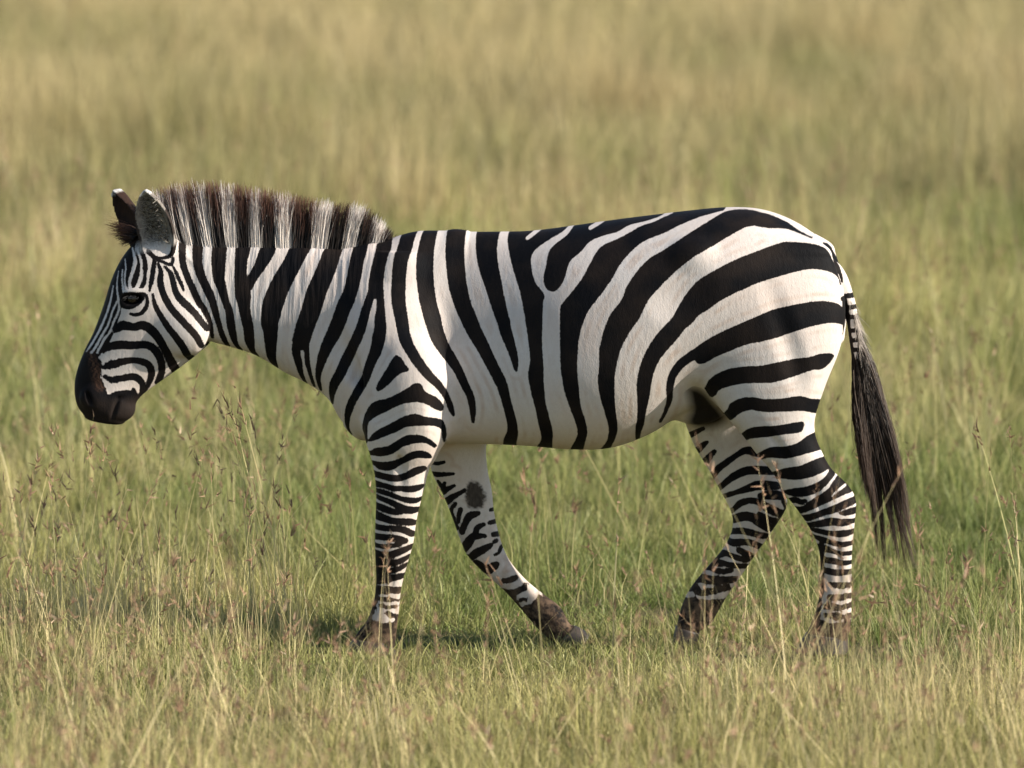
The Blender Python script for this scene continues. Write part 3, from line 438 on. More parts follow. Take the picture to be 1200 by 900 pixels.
def build_body(P, T, h):
    g = Grid((-1.42, -.40, -.02), (1.17, .36, 1.47), h)
    mir = lambda st: [(*r[:5], -r[5], r[6]) for r in st]
    g.tube(P['torso'], .04, .09, 2.25, cap2=.012)
    g.tube(P['neck'], .09, .06, 2.1)
    for st in (P['shoulder'], mir(P['shoulder'])): g.tube(st, .07, .08, 2.1)
    x, y, z = T['groin']
    for s in (1, -1): g.ell((x, s * y, z), (.085, .15, .05), (.62, 0, -.78), .05, True)
    # rump and thighs
    g.tube(P['hind'], .06, .06, 2.15)
    g.tube(P['hind_far'], .05, .04, 2.15)
    th = [(*r[:5], -r[5], r[6]) for r in P['hind'][:3]]
    g.tube(th, .06, .06, 2.15)
    g.tube(P['fore'], .035, .03, 2.15)
    g.tube(P['fore_far'], .035, .03, 2.15)
    # muscle: triceps, stifle, the hollow behind the elbow, the sheath
    x, y, z = T['triceps']
    for s in (1, -1): g.ell((x, s * (y - .004), z), (.085, .05, .14), (1, 0, .15), .05)
    x, y, z = T['elbow_hollow']
    for s in (1, -1): g.ell((x, s * y, z), (.07, .05, .12), (1, 0, .2), .04, True)
    # the neck groove, hip and the grooves of thigh and gaskin
    for s in (1, -1):
        for nm, R, ax, kk, ct in MUSCLE: x, y, z = T[nm]; g.ell((x, s * y, z), R, ax, kk, ct)
    x, y, z = T['sheath']
    g.ell((x, 0, z), (.085, .055, .05), (1, 0, .2), .03)
    # head
    g.tube(P['head'], .018, .014, 2.3)
    x, y, z = T['jowl']
    for s in (1, -1): g.ell((x, -.01 + s * (.01 - y), z), (.085, .045, .075), (.6, 0, -.8), .03)
    x, y, z = T['eye']
    for s in (1, -1):
        g.ell((x + .004, -.01 + s * (-.01 - y - .012), z + .004), (.05, .024, .036), (.75, 0, .25), .02)      # orbit
        g.ell((x, -.01 + s * (-.01 - y + .012), z), (.030, .022, .017), (1, 0, .1), .006, True)
        g.ell((x + .006, -.01 + s * (-.01 - y + .006), z + .024), (.036, .014, .010), (1, 0, .12), .01)            # upper lid
    x, y, z = T['nostril']
    for s in (1, -1):
        g.ell((x + .005, -.025 + s * .05, z), (.030, .016, .036), (.3, 0, -1), .02)
        g.ell((x - .004, -.025 + s * .066, z + .002), (.007, .016, .026), (.9, 0, .35), .006, True)
    a, b, c = (np.array(T[k]) for k in ('mouth_a', 'mouth_b', 'mouth_c'))
    for p, q in ((a, b), (b, c)):
        for t in np.linspace(0, 1, 24):
            m = p + (q - p) * t
            for s in (1, -1): g.ell((m[0], -.025 + s * .057, m[2]), (.005, .009, .005), (1, 0, 0), .006, True)
    g.ear(T['ear_near_base'], T['ear_near_tip'], (-.2, -1, .1), .062, .034, .0075)
    g.ear(T['ear_far_base'], T['ear_far_tip'], (-.8, -.6, 0), .056, .03, .008, blunt=.85)
    dk = catmull(np.array(LINES['dock']), 6)
    for i, (x, z) in enumerate(dk):
        r = min(.014 + .0018 * i, .0255 - .017 * i / len(dk))
        g.ell((x, 0, z), (r * .8, r, r), (1, 0, 0), .012)
    return g
# ---------------------------------------------------------------- helpers
def link(o, parent=None):
    scene.collection.objects.link(o)
    if parent: o.parent = parent
    return o
def mesh_from(name, V, F, smooth=True):
    """V (n,3) and F (m,3 or 4) arrays -> mesh"""
    me = bpy.data.meshes.new(name); V = np.asarray(V, np.float32); F = np.asarray(F, np.int32)
    k = F.shape[1]
    me.vertices.add(len(V)); me.vertices.foreach_set('co', V.ravel())
    me.loops.add(F.size); me.loops.foreach_set('vertex_index', F.ravel())
    me.polygons.add(len(F)); me.polygons.foreach_set('loop_start', np.arange(0, F.size, k, dtype=np.int32))
    me.polygons.foreach_set('use_smooth', np.full(len(F), smooth))
    me.update(calc_edges=True); me.validate()
    return me
def attr(me, name, val):
    val = np.asarray(val, np.float32)
    if val.ndim == 1:
        a = me.attributes.new(name, 'FLOAT', 'POINT'); a.data.foreach_set('value', val)
    else:
        if val.shape[1] == 3: val = np.c_[val, np.ones(len(val))].astype(np.float32)
        a = me.attributes.new(name, 'FLOAT_COLOR', 'POINT'); a.data.foreach_set('color', val.ravel())
class NT:
    """short way to wire a material"""
    def __init__(s, name):
        s.m = bpy.data.materials.new(name); s.m.use_nodes = True; s.t = s.m.node_tree; s.t.nodes.clear()
        s.out = s.n('ShaderNodeOutputMaterial')
    def n(s, t, **k):
        o = s.t.nodes.new(t)
        for a, v in k.items(): setattr(o, a, v)
        return o
    def l(s, a, b): s.t.links.new(a, b)
    def put(s, v, sock):
        if hasattr(v, 'is_output'): s.l(v, sock)
        else: sock.default_value = v
    def math(s, op, a, b=0., c=0., clamp=False):
        o = s.n('ShaderNodeMath', operation=op, use_clamp=clamp)
        for v, i in zip((a, b, c), o.inputs): s.put(v, i)
        return o.outputs[0]
    def mix(s, f, a, b, mode='MIX'):
        o = s.n('ShaderNodeMix', data_type='RGBA', blend_type=mode)
        s.put(f, o.inputs[0]); s.put(a if hasattr(a, 'is_output') else (*a, 1), o.inputs[6]); s.put(b if hasattr(b, 'is_output') else (*b, 1), o.inputs[7])
        return o.outputs[2]
    def at(s, name, col=False, kind='GEOMETRY'):
        o = s.n('ShaderNodeAttribute', attribute_name=name, attribute_type=kind)
        return o.outputs['Color' if col else 'Fac']
    def noise(s, scale, detail=2, vec=None, rough=.5, out=0):
        o = s.n('ShaderNodeTexNoise'); o.inputs['Scale'].default_value = scale; o.inputs['Detail'].default_value = detail; o.inputs['Roughness'].default_value = rough
        if vec is not None: s.l(vec, o.inputs['Vector'])
        return o.outputs[out]
    def rng(s, v, a, b, c=0., d=1., smooth=False):
        o = s.n('ShaderNodeMapRange', interpolation_type='SMOOTHSTEP' if smooth else 'LINEAR')
        s.put(v, o.inputs[0])
        for i, q in enumerate((a, b, c, d)): o.inputs[1 + i].default_value = q
        return o.outputs[0]

# ---------------------------------------------------------------- ground
def make_ground():
    n = 60; R = 2500.
    r = np.r_[np.linspace(-1, 1, n)]; r = np.sign(r) * np.abs(r) ** 3 * R
    X, Y = np.meshgrid(r, r, indexing='ij')
    V = np.c_[X.ravel(), Y.ravel(), np.zeros(n * n)]
    i = np.arange(n * n).reshape(n, n)
    F = np.stack([i[:-1, :-1], i[1:, :-1], i[1:, 1:], i[:-1, 1:]], -1).reshape(-1, 4)
    o = link(bpy.data.objects.new('ground', mesh_from('ground', V, F))); o['kind'] = 'structure'
    o['label'] = 'savanna soil under the grass'
    m = NT('soil_and_thatch'); geo = m.n('ShaderNodeNewGeometry').outputs['Position']
    c = m.mix(m.noise(6, 5, geo), (.055, .06, .022), (.13, .10, .05))
    c = m.mix(m.rng(m.noise(.35, 3, geo), .4, .65), c, (.15, .13, .055))
    p = m.n('ShaderNodeBsdfPrincipled'); m.l(c, p.inputs['Base Color']); p.inputs['Roughness'].default_value = .95
    p.inputs['Specular IOR Level'].default_value = .1
    b = m.n('ShaderNodeBump'); b.inputs['Strength'].default_value = .6; b.inputs['Distance'].default_value = .03; m.l(m.noise(40, 4, geo), b.inputs['Height']); m.l(b.outputs[0], p.inputs['Normal'])
    m.l(p.outputs[0], m.out.inputs[0]); o.data.materials.append(m.m)
make_ground()

# ---------------------------------------------------------------- grass
def grass_material(name, green, dry, tip, dry_bias):
    """Leaf colours vary blade by blade, tuft by tuft and in broad patches over the land."""
    m = NT(name); geo = m.n('ShaderNodeNewGeometry').outputs['Position']
    hf = m.at('along'); rb = m.at('rnd')
    info = m.n('ShaderNodeObjectInfo').outputs['Random']
    flat = m.n('ShaderNodeMapping'); flat.inputs['Scale'].default_value = (1, .35, 0); m.l(geo, flat.inputs[0])
    patch = m.noise(.22, 3, flat.outputs[0], .6)
    f = m.math('ADD', m.rng(patch, .37, .63, -.6, .55), m.math('ADD', m.math('MULTIPLY', rb, .55), m.math('MULTIPLY', info, .6)))
    f = m.math('ADD', f, m.math('ADD', m.math('MULTIPLY', hf, .25), dry_bias), clamp=True)
    c = m.mix(f, green, dry)
    c = m.mix(m.math('MULTIPLY', m.math('POWER', hf, 4.), .5), c, tip)
    v = m.rng(m.math('FRACT', m.math('MULTIPLY', rb, 7.3)), 0, 1, .55, 1.4)
    hsv = m.n('ShaderNodeHueSaturation'); m.l(c, hsv.inputs['Color']); m.l(v, hsv.inputs['Value'])
    d = m.n('ShaderNodeBsdfDiffuse'); t = m.n('ShaderNodeBsdfTranslucent'); g = m.n('ShaderNodeBsdfGlossy'); g.inputs['Roughness'].default_value = .45
    m.l(hsv.outputs[0], d.inputs[0]); m.l(hsv.outputs[0], t.inputs[0]); g.inputs[0].default_value = (.6, .6, .5, 1)
    a = m.n('ShaderNodeMixShader'); a.inputs[0].default_value = .28; m.l(d.outputs[0], a.inputs[1]); m.l(t.outputs[0], a.inputs[2])
    b = m.n('ShaderNodeMixShader'); b.inputs[0].default_value = .04; m.l(a.outputs[0], b.inputs[1]); m.l(g.outputs[0], b.inputs[2])
    m.l(b.outputs[0], m.out.inputs[0])
    return m.m
M_GREEN = grass_material('green_grass', (.135, .188, .044), (.42, .38, .145), (.50, .445, .20), -.16)
M_STRAW = grass_material('straw_grass', (.27, .275, .09), (.59, .485, .25), (.63, .52, .285), .08)
M_TALL = grass_material('tall_grass', (.21, .21, .072), (.49, .39, .195), (.53, .415, .22), .07)
M_SEED = grass_material('seed_heads', (.19, .10, .06), (.36, .22, .14), (.42, .28, .18), .05)

def strips(root, tip, width, bend, seg, side, rnd):
    """Curved tapering blades. root/tip (n,3), bend (n,3) offset of the middle, side (n,3) width direction."""
    n = len(root); t = np.linspace(0, 1, seg + 1)
    mid = (root + tip) / 2 + bend
    P = (root[:, None] * ((1 - t) ** 2)[None, :, None] + 2 * mid[:, None] * (t * (1 - t))[None, :, None] + tip[:, None] * (t ** 2)[None, :, None])
    wv = (width[:, None] * (1 - .88 * t ** 1.6)[None])[..., None] * side[:, None] / 2
    V = np.stack([P - wv, P + wv], 2).reshape(-1, 3)
    b = (np.arange(n) * (seg + 1) * 2)[:, None] + (np.arange(seg) * 2)[None]
    F = np.stack([b, b + 1, b + 3, b + 2], -1).reshape(-1, 4)
    al = np.tile(np.repeat(t, 2), n); r = np.repeat(rnd, (seg + 1) * 2)
    return V, F, al, r
def join(parts):
    V = []; F = []; A = []; R = []; o = 0
    for v, f, a, r in parts: V.append(v); F.append(f + o); A.append(a); R.append(r); o += len(v)
    return np.vstack(V), np.vstack(F), np.concatenate(A), np.concatenate(R)
def blades(n, rad, h0, h1, w, lean, curl, seg=3):
    a = rng.uniform(0, 2 * np.pi, n); q = rad * np.sqrt(rng.random(n))
    root = np.c_[q * np.cos(a), q * np.sin(a), np.full(n, -.01)]
    h = rng.uniform(h0, h1, n); d = a + rng.normal(0, .9, n); ln = np.abs(rng.normal(0, lean, n)) * h
    tip = root + np.c_[ln * np.cos(d), ln * np.sin(d), h]
    bend = np.c_[-np.cos(d), -np.sin(d), np.full(n, .6)] * (h * curl * rng.random(n))[:, None]
    s = rng.uniform(0, 2 * np.pi, n); side = np.c_[np.cos(s), np.sin(s), np.zeros(n)]
    return strips(root, tip, w * rng.uniform(.6, 1.3, n), bend, seg, side, rng.random(n))
def seed_stem(h, lean, ang, w, head):
    """one stalk with its spikelets; returns (stalk, spikelets)"""
    root = np.zeros((1, 3)); tip = np.array([[lean * h * math.cos(ang), lean * h * math.sin(ang), h]])
    bend = np.array([[-math.cos(ang), -math.sin(ang), .3]]) * (.10 * h * rng.random())
    s = rng.uniform(0, np.pi); side = np.array([[math.cos(s), math.sin(s), 0]])
    st = strips(root, tip, np.array([w]), bend, 5, side, rng.random(1))
    k = head; ax = (tip - root - 2 * bend) ; ax = ax / np.linalg.norm(ax)
    u = rng.random(k); base = tip - ax * (.10 * (u[:, None]) * (h / .6)) + rng.normal(0, .001, (k, 3))
    dr = ax + rng.normal(0, .55, (k, 3)); dr /= np.linalg.norm(dr, axis=1)[:, None]
    L = rng.uniform(.014, .034, k)
    sd = np.cross(dr, rng.normal(0, 1, (k, 3))); sd /= np.linalg.norm(sd, axis=1)[:, None]
    hd = strips(base, base + dr * L[:, None], rng.uniform(.003, .0062, k), np.zeros((k, 3)), 2, sd, rng.random(k))
    return st, hd
def make_sources(name, builder, n):
    c = bpy.data.collections.new(name + '_sources')
    for i in range(n):
        (V, F, A, R), mats, mi = builder()
        me = mesh_from(name, V, F); attr(me, 'along', A); attr(me, 'rnd', R)
        for m in mats: me.materials.append(m)
        if mi is not None: me.polygons.foreach_set('material_index', np.array(mi, np.int32))
        c.objects.link(bpy.data.objects.new(name + '_source', me))
    return c, n
def sward(r, k, make):
    """many tufts over a disc, closer together towards its middle"""
    parts = []
    for i in range(k):
        q = r * rng.random() ** .6; a = rng.uniform(0, 6.283); V, F, A, R = make(rng.uniform(.7, 1.3))
        parts.append((V + (q * math.cos(a), q * math.sin(a), 0), F, A, R))
    return join(parts)
def short_turf():
    return sward(.42, 75, lambda s: join([blades(18, .055, .03 * s, .08 * s, .0036, .6, .25), blades(5, .05, .06 * s, .14 * s, .0032, .5, .3)])), [M_GREEN], None
def dry_turf():
    return sward(.5, 22, lambda s: join([blades(9, .05, .06 * s, .16 * s, .003, .5, .3), blades(5, .05, .14 * s, .27 * s, .0026, .35, .25, 4)])), [M_STRAW], None
def stem_tuft():
    parts = []; mi = []
    for i in range(rng.integers(3, 8)):
        st, hd = seed_stem(rng.uniform(.22, .62), abs(rng.normal(0, .38)) + .03, rng.uniform(0, 6.28), rng.uniform(.002, .0042), rng.integers(4, 14))
        off = np.array([rng.normal(0, .04), rng.normal(0, .04), 0])
        parts += [(st[0] + off, *st[1:]), (hd[0] + off, *hd[1:])]; mi += [0] * len(st[1]) + [1] * len(hd[1])
    bl = blades(5, .04, .12, .3, .0026, .4, .3, 4); parts.append(bl); mi += [0] * len(bl[1])
    return join(parts), [M_STRAW, M_SEED], mi
def tall_sward():
    return sward(1., 26, lambda s: join([blades(26, .12, .2 * s, .6 * s, .007, .32, .22, 3), blades(14, .12, .12, .35, .007, .5, .25)])), [M_TALL], None
def green_sward():
    return sward(1., 44, lambda s: join([blades(34, .14, .08 * s, .24 * s, .007, .5, .25), blades(6, .12, .2 * s, .38 * s, .006, .35, .25)])), [M_GREEN], None
def land(x, d):
    """slow variation over the plain, about -1.6 to 1.6"""
    return np.sin(x * 1.1 + 1.3 * np.sin(d * .55)) * np.cos(d * .62 + 1.7 * np.sin(x * .4)) + .6 * np.sin(x * 2.9 + d * 1.3) * np.cos(d * 2.1 - x * 1.3)
def field(name, label, coll, bands, clumps=()):
    """bands: near, far, spacing, scale lo, hi, height factor, share kept, patchiness"""
    coll, n_src = coll
    P = []; Sc = []
    for d0, d1, sp, s0, s1, hf, keep, pat in bands:
        hw = lambda d: d * .0882 + 1.6 + .22 * np.maximum(d - 17.5, 0)      # wide enough for a viewer who steps aside
        d, x = np.meshgrid(np.arange(d0, d1, sp), np.arange(-hw(d1), hw(d1), sp), indexing='ij')
        d = d.ravel() + rng.uniform(-.5, .5, d.size) * sp; x = x.ravel() + rng.uniform(-.5, .5, x.size) * sp
        k = (np.abs(x) < hw(d)) & (rng.random(d.size) < np.clip(keep + pat * land(x, d) + (1.2 if hf == .9 else 0) * (x < -.62), .02, 1)); d = d[k]; x = x[k]; n = len(d)
        sc = rng.uniform(s0, s1, n)
        walk = (d > 18.75) & (d < 20.6) & (x > -.64) & (x < 1.35)             # grass pressed down where the animal walks
        if pat: k = ~walk | (rng.random(n) < .45); d = d[k]; x = x[k]; sc = sc[k]; walk = walk[k]; n = len(d)
        P.append(np.c_[x, d - 20, np.zeros(n)]); Sc.append(np.c_[sc, sc, sc * hf * rng.uniform(.75, 1.25, n) * np.clip(1 + .28 * land(x * 1.7 + 3, d * 1.3), .5, 1.6) * np.where(walk, .62, 1) * np.where((d > 18.7) & (d < 20.9) & (x < -.62) & (hf == .9), 1.5, 1)])
    for x0, d0, w, k, sc in clumps:
        P.append(np.c_[rng.normal(x0, w, k), rng.normal(d0, w * .8, k) - 20, np.zeros(k)]); q = rng.uniform(.7, 1.1, k) * sc; Sc.append(np.c_[q * .55, q * .55, q])
    P = np.vstack(P); Sc = np.vstack(Sc); n = len(P)
    me = bpy.data.meshes.new(name); me.vertices.add(n); me.vertices.foreach_set('co', P.astype(np.float32).ravel())
    a = me.attributes.new('size', 'FLOAT_VECTOR', 'POINT'); a.data.foreach_set('vector', Sc.astype(np.float32).ravel())
    attr(me, 'turn', rng.uniform(0, 6.283, n)); attr(me, 'lean', rng.normal(0, .04, n))
    a = me.attributes.new('pick', 'INT', 'POINT'); a.data.foreach_set('value', rng.integers(0, n_src, n).astype(np.int32))
    o = link(bpy.data.objects.new(name, me)); o['kind'] = 'stuff'; o['label'] = label; o['category'] = 'grass'
    ng = bpy.data.node_groups.new(name + '_scatter', 'GeometryNodeTree')
    ng.interface.new_socket('Geometry', in_out='INPUT', socket_type='NodeSocketGeometry'); ng.interface.new_socket('Geometry', in_out='OUTPUT', socket_type='NodeSocketGeometry')
    N = ng.nodes; L = ng.links
    gi = N.new('NodeGroupInput'); go = N.new('NodeGroupOutput'); iop = N.new('GeometryNodeInstanceOnPoints')
    ci = N.new('GeometryNodeCollectionInfo'); ci.inputs[0].default_value = coll; ci.inputs['Separate Children'].default_value = True; ci.inputs['Reset Children'].default_value = True
    def na(nm, t='FLOAT'):
        q = N.new('GeometryNodeInputNamedAttribute'); q.data_type = t; q.inputs[0].default_value = nm; return q.outputs[0]
    cx = N.new('ShaderNodeCombineXYZ'); L.new(na('lean'), cx.inputs[0]); L.new(na('turn'), cx.inputs[2])
    L.new(gi.outputs[0], iop.inputs['Points']); L.new(ci.outputs[0], iop.inputs['Instance']); iop.inputs['Pick Instance'].default_value = True
    L.new(na('pick', 'INT'), iop.inputs['Instance Index']); L.new(cx.outputs[0], iop.inputs['Rotation']); L.new(na('size', 'FLOAT_VECTOR'), iop.inputs['Scale'])
    L.new(iop.outputs[0], go.inputs[0])
    o.modifiers.new('scatter', 'NODES').node_group = ng
    return o
field('short_grass', 'short green grass covering the savanna ground', make_sources('short_turf', short_turf, 6),
      [(13.5, 25, .5, .85, 1.2, 1, 1, 0), (25, 33, .75, 1.3, 1.7, .9, 1, 0)])
field('green_grass', 'green grass growing behind the zebra', make_sources('green_sward', green_sward, 5),
      [(31, 60, 1.3, .9, 1.3, 1, .75, .3), (60, 110, 2.1, 1.5, 2.1, .75, .8, .3), (110, 210, 3.4, 2.4, 3.4, .6, .8, .3)])
field('dry_grass', 'dry straw coloured grass among the green', make_sources('dry_turf', dry_turf, 6),
      [(13.5, 18.8, .55, .8, 1.3, 1, .25, .4), (18.8, 21, .55, .7, 1.15, .9, .2, .25), (21, 25, .62, .7, 1.1, .8, .15, .3), (25, 42, .8, 1, 1.6, .85, .2, .35)])
field('seeding_grass', 'thin dry grass stalks with brown seed heads', make_sources('stem_tuft', stem_tuft, 14),
      [(13.5, 18.7, .2, .6, 1.1, 1, .65, .4), (18.7, 21.2, .26, .65, 1.1, .9, .5, .3), (21.2, 24, .32, .65, 1.2, 1, .8, .3), (24, 42, .45, .8, 1.3, 1, .7, .4)])
field('tall_grass', 'tall pale grass on the far plain', make_sources('tall_sward', tall_sward, 6),
      [(34, 43, 1.2, .7, 1.1, .8, .25, .4), (43, 70, 1.4, .9, 1.4, 1, .75, .35), (70, 120, 2.3, 1.6, 2.2, .7, .8, .35), (120, 210, 3.6, 2.5, 3.5, .6, .85, .3)],
      [(-3.7, 50, .5, 9, 1.5), (-2.6, 52, .4, 6, 1.4), (-4.4, 47, .4, 6, 1.3), (.6, 58, .5, 7, 1.5), (1.2, 56, .4, 5, 1.3), (5.2, 62, .6, 8, 1.5), (3.4, 75, .7, 8, 1.7), (-6.5, 90, 1, 10, 1.8), (4.2, 41, .4, 5, 1.1)])

# ---------------------------------------------------------------- zebra
zebra = link(bpy.data.objects.new('zebra', None)); zebra.empty_display_size = .3; zebra.rotation_euler.z = math.radians(-5)
zebra['label'] = 'striped black and white zebra walking through grass with its head lowered'; zebra['category'] = 'zebra'

class Coat:
    """signed distance to the nearest dark band, in side elevation (metres, negative inside dark)"""
    def __init__(s, ops, h=.002):
        s.h = h; s.lo = np.array([-1.42, -.05]); s.n = (int(2.62 / h), int(1.55 / h))
        s.f = np.full(s.n, .06, np.float32)
        for kind, pts in ops:
            p = np.array(pts, float) / 1000
            dark = kind in 'Bb'
            if kind in 'BW':
                c = catmull(p, 6)
                q = s.box(c[:, :2].min(0) - .07, c[:, :2].max(0) + .07)
                c[:, 2] += 0 if dark else .0042; d = s.band(c, *s.xz(q))
            else:
                c = catmull(np.vstack([p, p[:1]]), 4)[:-1]
                q = s.box(c.min(0) - .07, c.max(0) + .07)
                d = s.patch(c, *s.xz(q))
            s.f[q] = np.minimum(s.f[q], d) if dark else np.maximum(s.f[q], -d)
    def box(s, lo, hi):
        a = np.clip(((lo - s.lo) / s.h).astype(int), 0, s.n); b = np.clip(((hi - s.lo) / s.h).astype(int) + 2, 0, s.n)
        return (slice(a[0], b[0]), slice(a[1], b[1]))
    def xz(s, q):
        return np.meshgrid(s.lo[0] + s.h * np.arange(q[0].start, q[0].stop), s.lo[1] + s.h * np.arange(q[1].start, q[1].stop), indexing='ij')
    def band(s, c, X, Z):
        d = np.full(X.shape, 1.)
        for a, b in zip(c[:-1], c[1:]):
            v = b[:2] - a[:2]; L = v @ v + 1e-12
            t = np.clip(((X - a[0]) * v[0] + (Z - a[1]) * v[1]) / L, 0, 1)
            d = np.minimum(d, np.hypot(X - a[0] - v[0] * t, Z - a[1] - v[1] * t) - (a[2] + (b[2] - a[2]) * t) / 2)
        return d
    def patch(s, c, X, Z):
        d = np.full(X.shape, 1.); ins = np.zeros(X.shape, bool)
        for a, b in zip(c, np.roll(c, -1, 0)):
            v = b - a; L = v @ v + 1e-12
            t = np.clip(((X - a[0]) * v[0] + (Z - a[1]) * v[1]) / L, 0, 1)
            d = np.minimum(d, np.hypot(X - a[0] - v[0] * t, Z - a[1] - v[1] * t))
            if a[1] != b[1]:
                ins ^= ((a[1] > Z) != (b[1] > Z)) & (X < (b[0] - a[0]) * (Z - a[1]) / (b[1] - a[1]) + a[0])
        return np.where(ins, -d, d)
    def __call__(s, x, z):
        i = np.clip((x - s.lo[0]) / s.h, 0, s.n[0] - 1.01); j = np.clip((z - s.lo[1]) / s.h, 0, s.n[1] - 1.01)
        a = i.astype(int); b = j.astype(int); u = i - a; v = j - b; f = s.f
        return f[a, b] * (1 - u) * (1 - v) + f[a + 1, b] * u * (1 - v) + f[a, b + 1] * (1 - u) * v + f[a + 1, b + 1] * u * v
side_coat = Coat(COAT_SIDE)

def ear_local(V, base, tip, face, Wd):
    base = np.array(base); tip = np.array(tip); a = tip - base; L = np.linalg.norm(a); a /= L
    c = np.array(face, float); c -= a * c.dot(a); c /= np.linalg.norm(c); b = np.cross(c, a)
    q = V - base
    return q @ a / L, q @ b / Wd, q @ c

def make_body():
    g = build_body(PARTS, PTS, .0043)
    V, Q = surface_nets(g); V, Q = keep_largest(V, Q); V = relax(V, Q, 4)
    me = mesh_from('body', V, Q)
    coat = side_coat(V[:, 0], V[:, 2])
    for ops, part, zmax, t0 in ((COAT_INNER_FORELEG, 'fore_far', PARTS['fore_far'][1][1], 1.0), (COAT_INNER_HINDLEG, 'hind_far', PARTS['hind_far'][1][1] + .05, .6)):
        cf = Coat(ops, .003)
        k = (V[:, 1] > .035) & (V[:, 2] < zmax + .02)
        S, T = tube_coords(np.array(PARTS[part]), V[k, 0][None], V[k, 2][None], .05)[:2]
        sel = np.nonzero(k)[0][(np.abs(S[0]) < 1.25) & (T[0] > t0)]
        coat[sel] = cf(V[sel, 0], V[sel, 2]) - .0012
    # parts of the coat that are neither black nor white: ears, nose, hoof hair
    tone = np.zeros((len(V), 4), np.float32)
    for base, tip, face, Wd in (('ear_near_base', 'ear_near_tip', (-.2, -1, .1), .062), ('ear_far_base', 'ear_far_tip', (-.8, -.6, 0), .052)):
        A, U, Cc = ear_local(V, PTS[base], PTS[tip], face, Wd)
        k = (A > .08) & (A < 1.12) & (np.abs(U) < 1.3) & (np.abs(Cc) < .06)
        inner = np.clip((Cc[k] + .034 * (1 - np.clip(U[k] ** 2, 0, 1))) * 90, 0, 1)
        a = A[k]; u = np.abs(U[k])
        col = np.where((a > .93)[:, None], (.70, .67, .63), np.where((u > .80)[:, None], (.045, .035, .03), np.where((inner > .3)[:, None], (.27, .24, .21), (.03, .026, .024))))
        if base == 'ear_near_base':
            mid = np.clip(1 - ((a - .52) / .3) ** 2, 0, 1) * np.clip(1 - ((U[k] + .15) / .6) ** 2, 0, 1)
            col = np.where((inner > .3)[:, None] & (a < .93)[:, None] & (u < .8)[:, None], col + mid[:, None] * np.array((.20, .17, .13)), col)
            low = np.clip((.30 - a) / .14, 0, 1)[:, None]; col = col * (1 - low) + low * np.array((.62, .57, .52))
        else: col = np.where((a < .91)[:, None], np.array((.05, .028, .02)), col)
        tone[k, :3] = col; tone[k, 3] = np.clip((a - .1) * 10, 0, 1)
    c = catmull(np.array(LINES['brown_nose'] + LINES['brown_nose'][:1]), 4)[:-1]
    d = side_coat.patch(c, V[:, 0], V[:, 2]); k = (d < .012)
    f = np.clip(.5 - d / .024, 0, 1); k = k & (V[:, 0] < -1.2)
    tone[k, :3] = (.17, .085, .05); tone[k, 3] = f[k] * .8 * np.clip(.5 + .9 * np.sin(V[k, 0] * 420 + 3 * np.sin(V[k, 2] * 260)) * np.sin(V[k, 2] * 330 + V[k, 1] * 200), 0, 1)
    for nm, col, lo, hi in (('groin', (.022, .018, .016), -.17, .2), ('chestnut', (.075, .062, .052), .04, .3)):  # groin: dark skin plus painted shade of the gap between belly and thigh
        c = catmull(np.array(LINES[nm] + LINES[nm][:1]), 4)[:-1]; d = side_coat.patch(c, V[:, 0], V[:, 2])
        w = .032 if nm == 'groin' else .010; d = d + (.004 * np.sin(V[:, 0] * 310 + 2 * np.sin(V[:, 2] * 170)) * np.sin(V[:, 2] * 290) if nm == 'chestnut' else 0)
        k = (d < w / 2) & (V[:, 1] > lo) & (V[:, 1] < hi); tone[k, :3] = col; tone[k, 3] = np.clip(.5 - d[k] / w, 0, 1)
    mz = np.clip((PTS['mouth_b'][2] + .012 - V[:, 2]) / .03, 0, 1) * (V[:, 0] < PTS['mouth_a'][0] + .03) * (tone[:, 3] < .1)
    k = mz > 0; tone[k, :3] = (.026, .019, .016); tone[k, 3] = mz[k] * .8
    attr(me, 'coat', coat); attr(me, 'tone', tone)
    o = link(bpy.data.objects.new('body', me), zebra)
    m = NT('zebra_coat'); tc = m.n('ShaderNodeTexCoord').outputs['Object']
    hairmap = m.n('ShaderNodeMapping'); hairmap.inputs['Scale'].default_value = (1, 1, .35); hairmap.inputs['Rotation'].default_value = (0, .5, 0); m.l(tc, hairmap.inputs[0])
    hv = hairmap.outputs[0]
    fine = m.noise(420, 2, hv); mid = m.noise(90, 3, hv); big = m.noise(7, 3, tc)
    sd = m.math('ADD', m.at('coat'), m.math('MULTIPLY_ADD', fine, .0060, m.math('MULTIPLY_ADD', mid, .0034, -.0066)))
    low = m.n('ShaderNodeSeparateXYZ'); m.l(tc, low.inputs[0])
    sd = m.math('ADD', sd, m.math('MULTIPLY', m.rng(low.outputs[2], .30, .14), m.math('MULTIPLY_ADD', m.noise(45, 3, tc, .6), .034, -.017)))
    sd = m.math('ADD', sd, m.math('MULTIPLY', m.math('MULTIPLY', m.rng(low.outputs[0], -1.17, -1.24), m.rng(low.outputs[2], .945, .905)), m.math('MULTIPLY_ADD', m.noise(110, 3, tc, .6), .016, -.008)))
    f = m.rng(sd, -.0011, .0011, smooth=True)
    white = m.mix(m.rng(big, .35, .7), (.59, .53, .485), (.64, .595, .56))
    white = m.mix(m.math('MULTIPLY', m.rng(mid, .35, .75), .2), white, (.44, .37, .32))
    white = m.mix(m.math('MULTIPLY', m.rng(fine, .45, .8), .3), white, (.36, .30, .25))
    # faint tan shadow stripes down the middle of the broad pale bands
    sh = m.math('MULTIPLY', m.rng(m.at('coat'), .013, .021, smooth=True), m.rng(m.at('coat'), .034, .024, smooth=True))
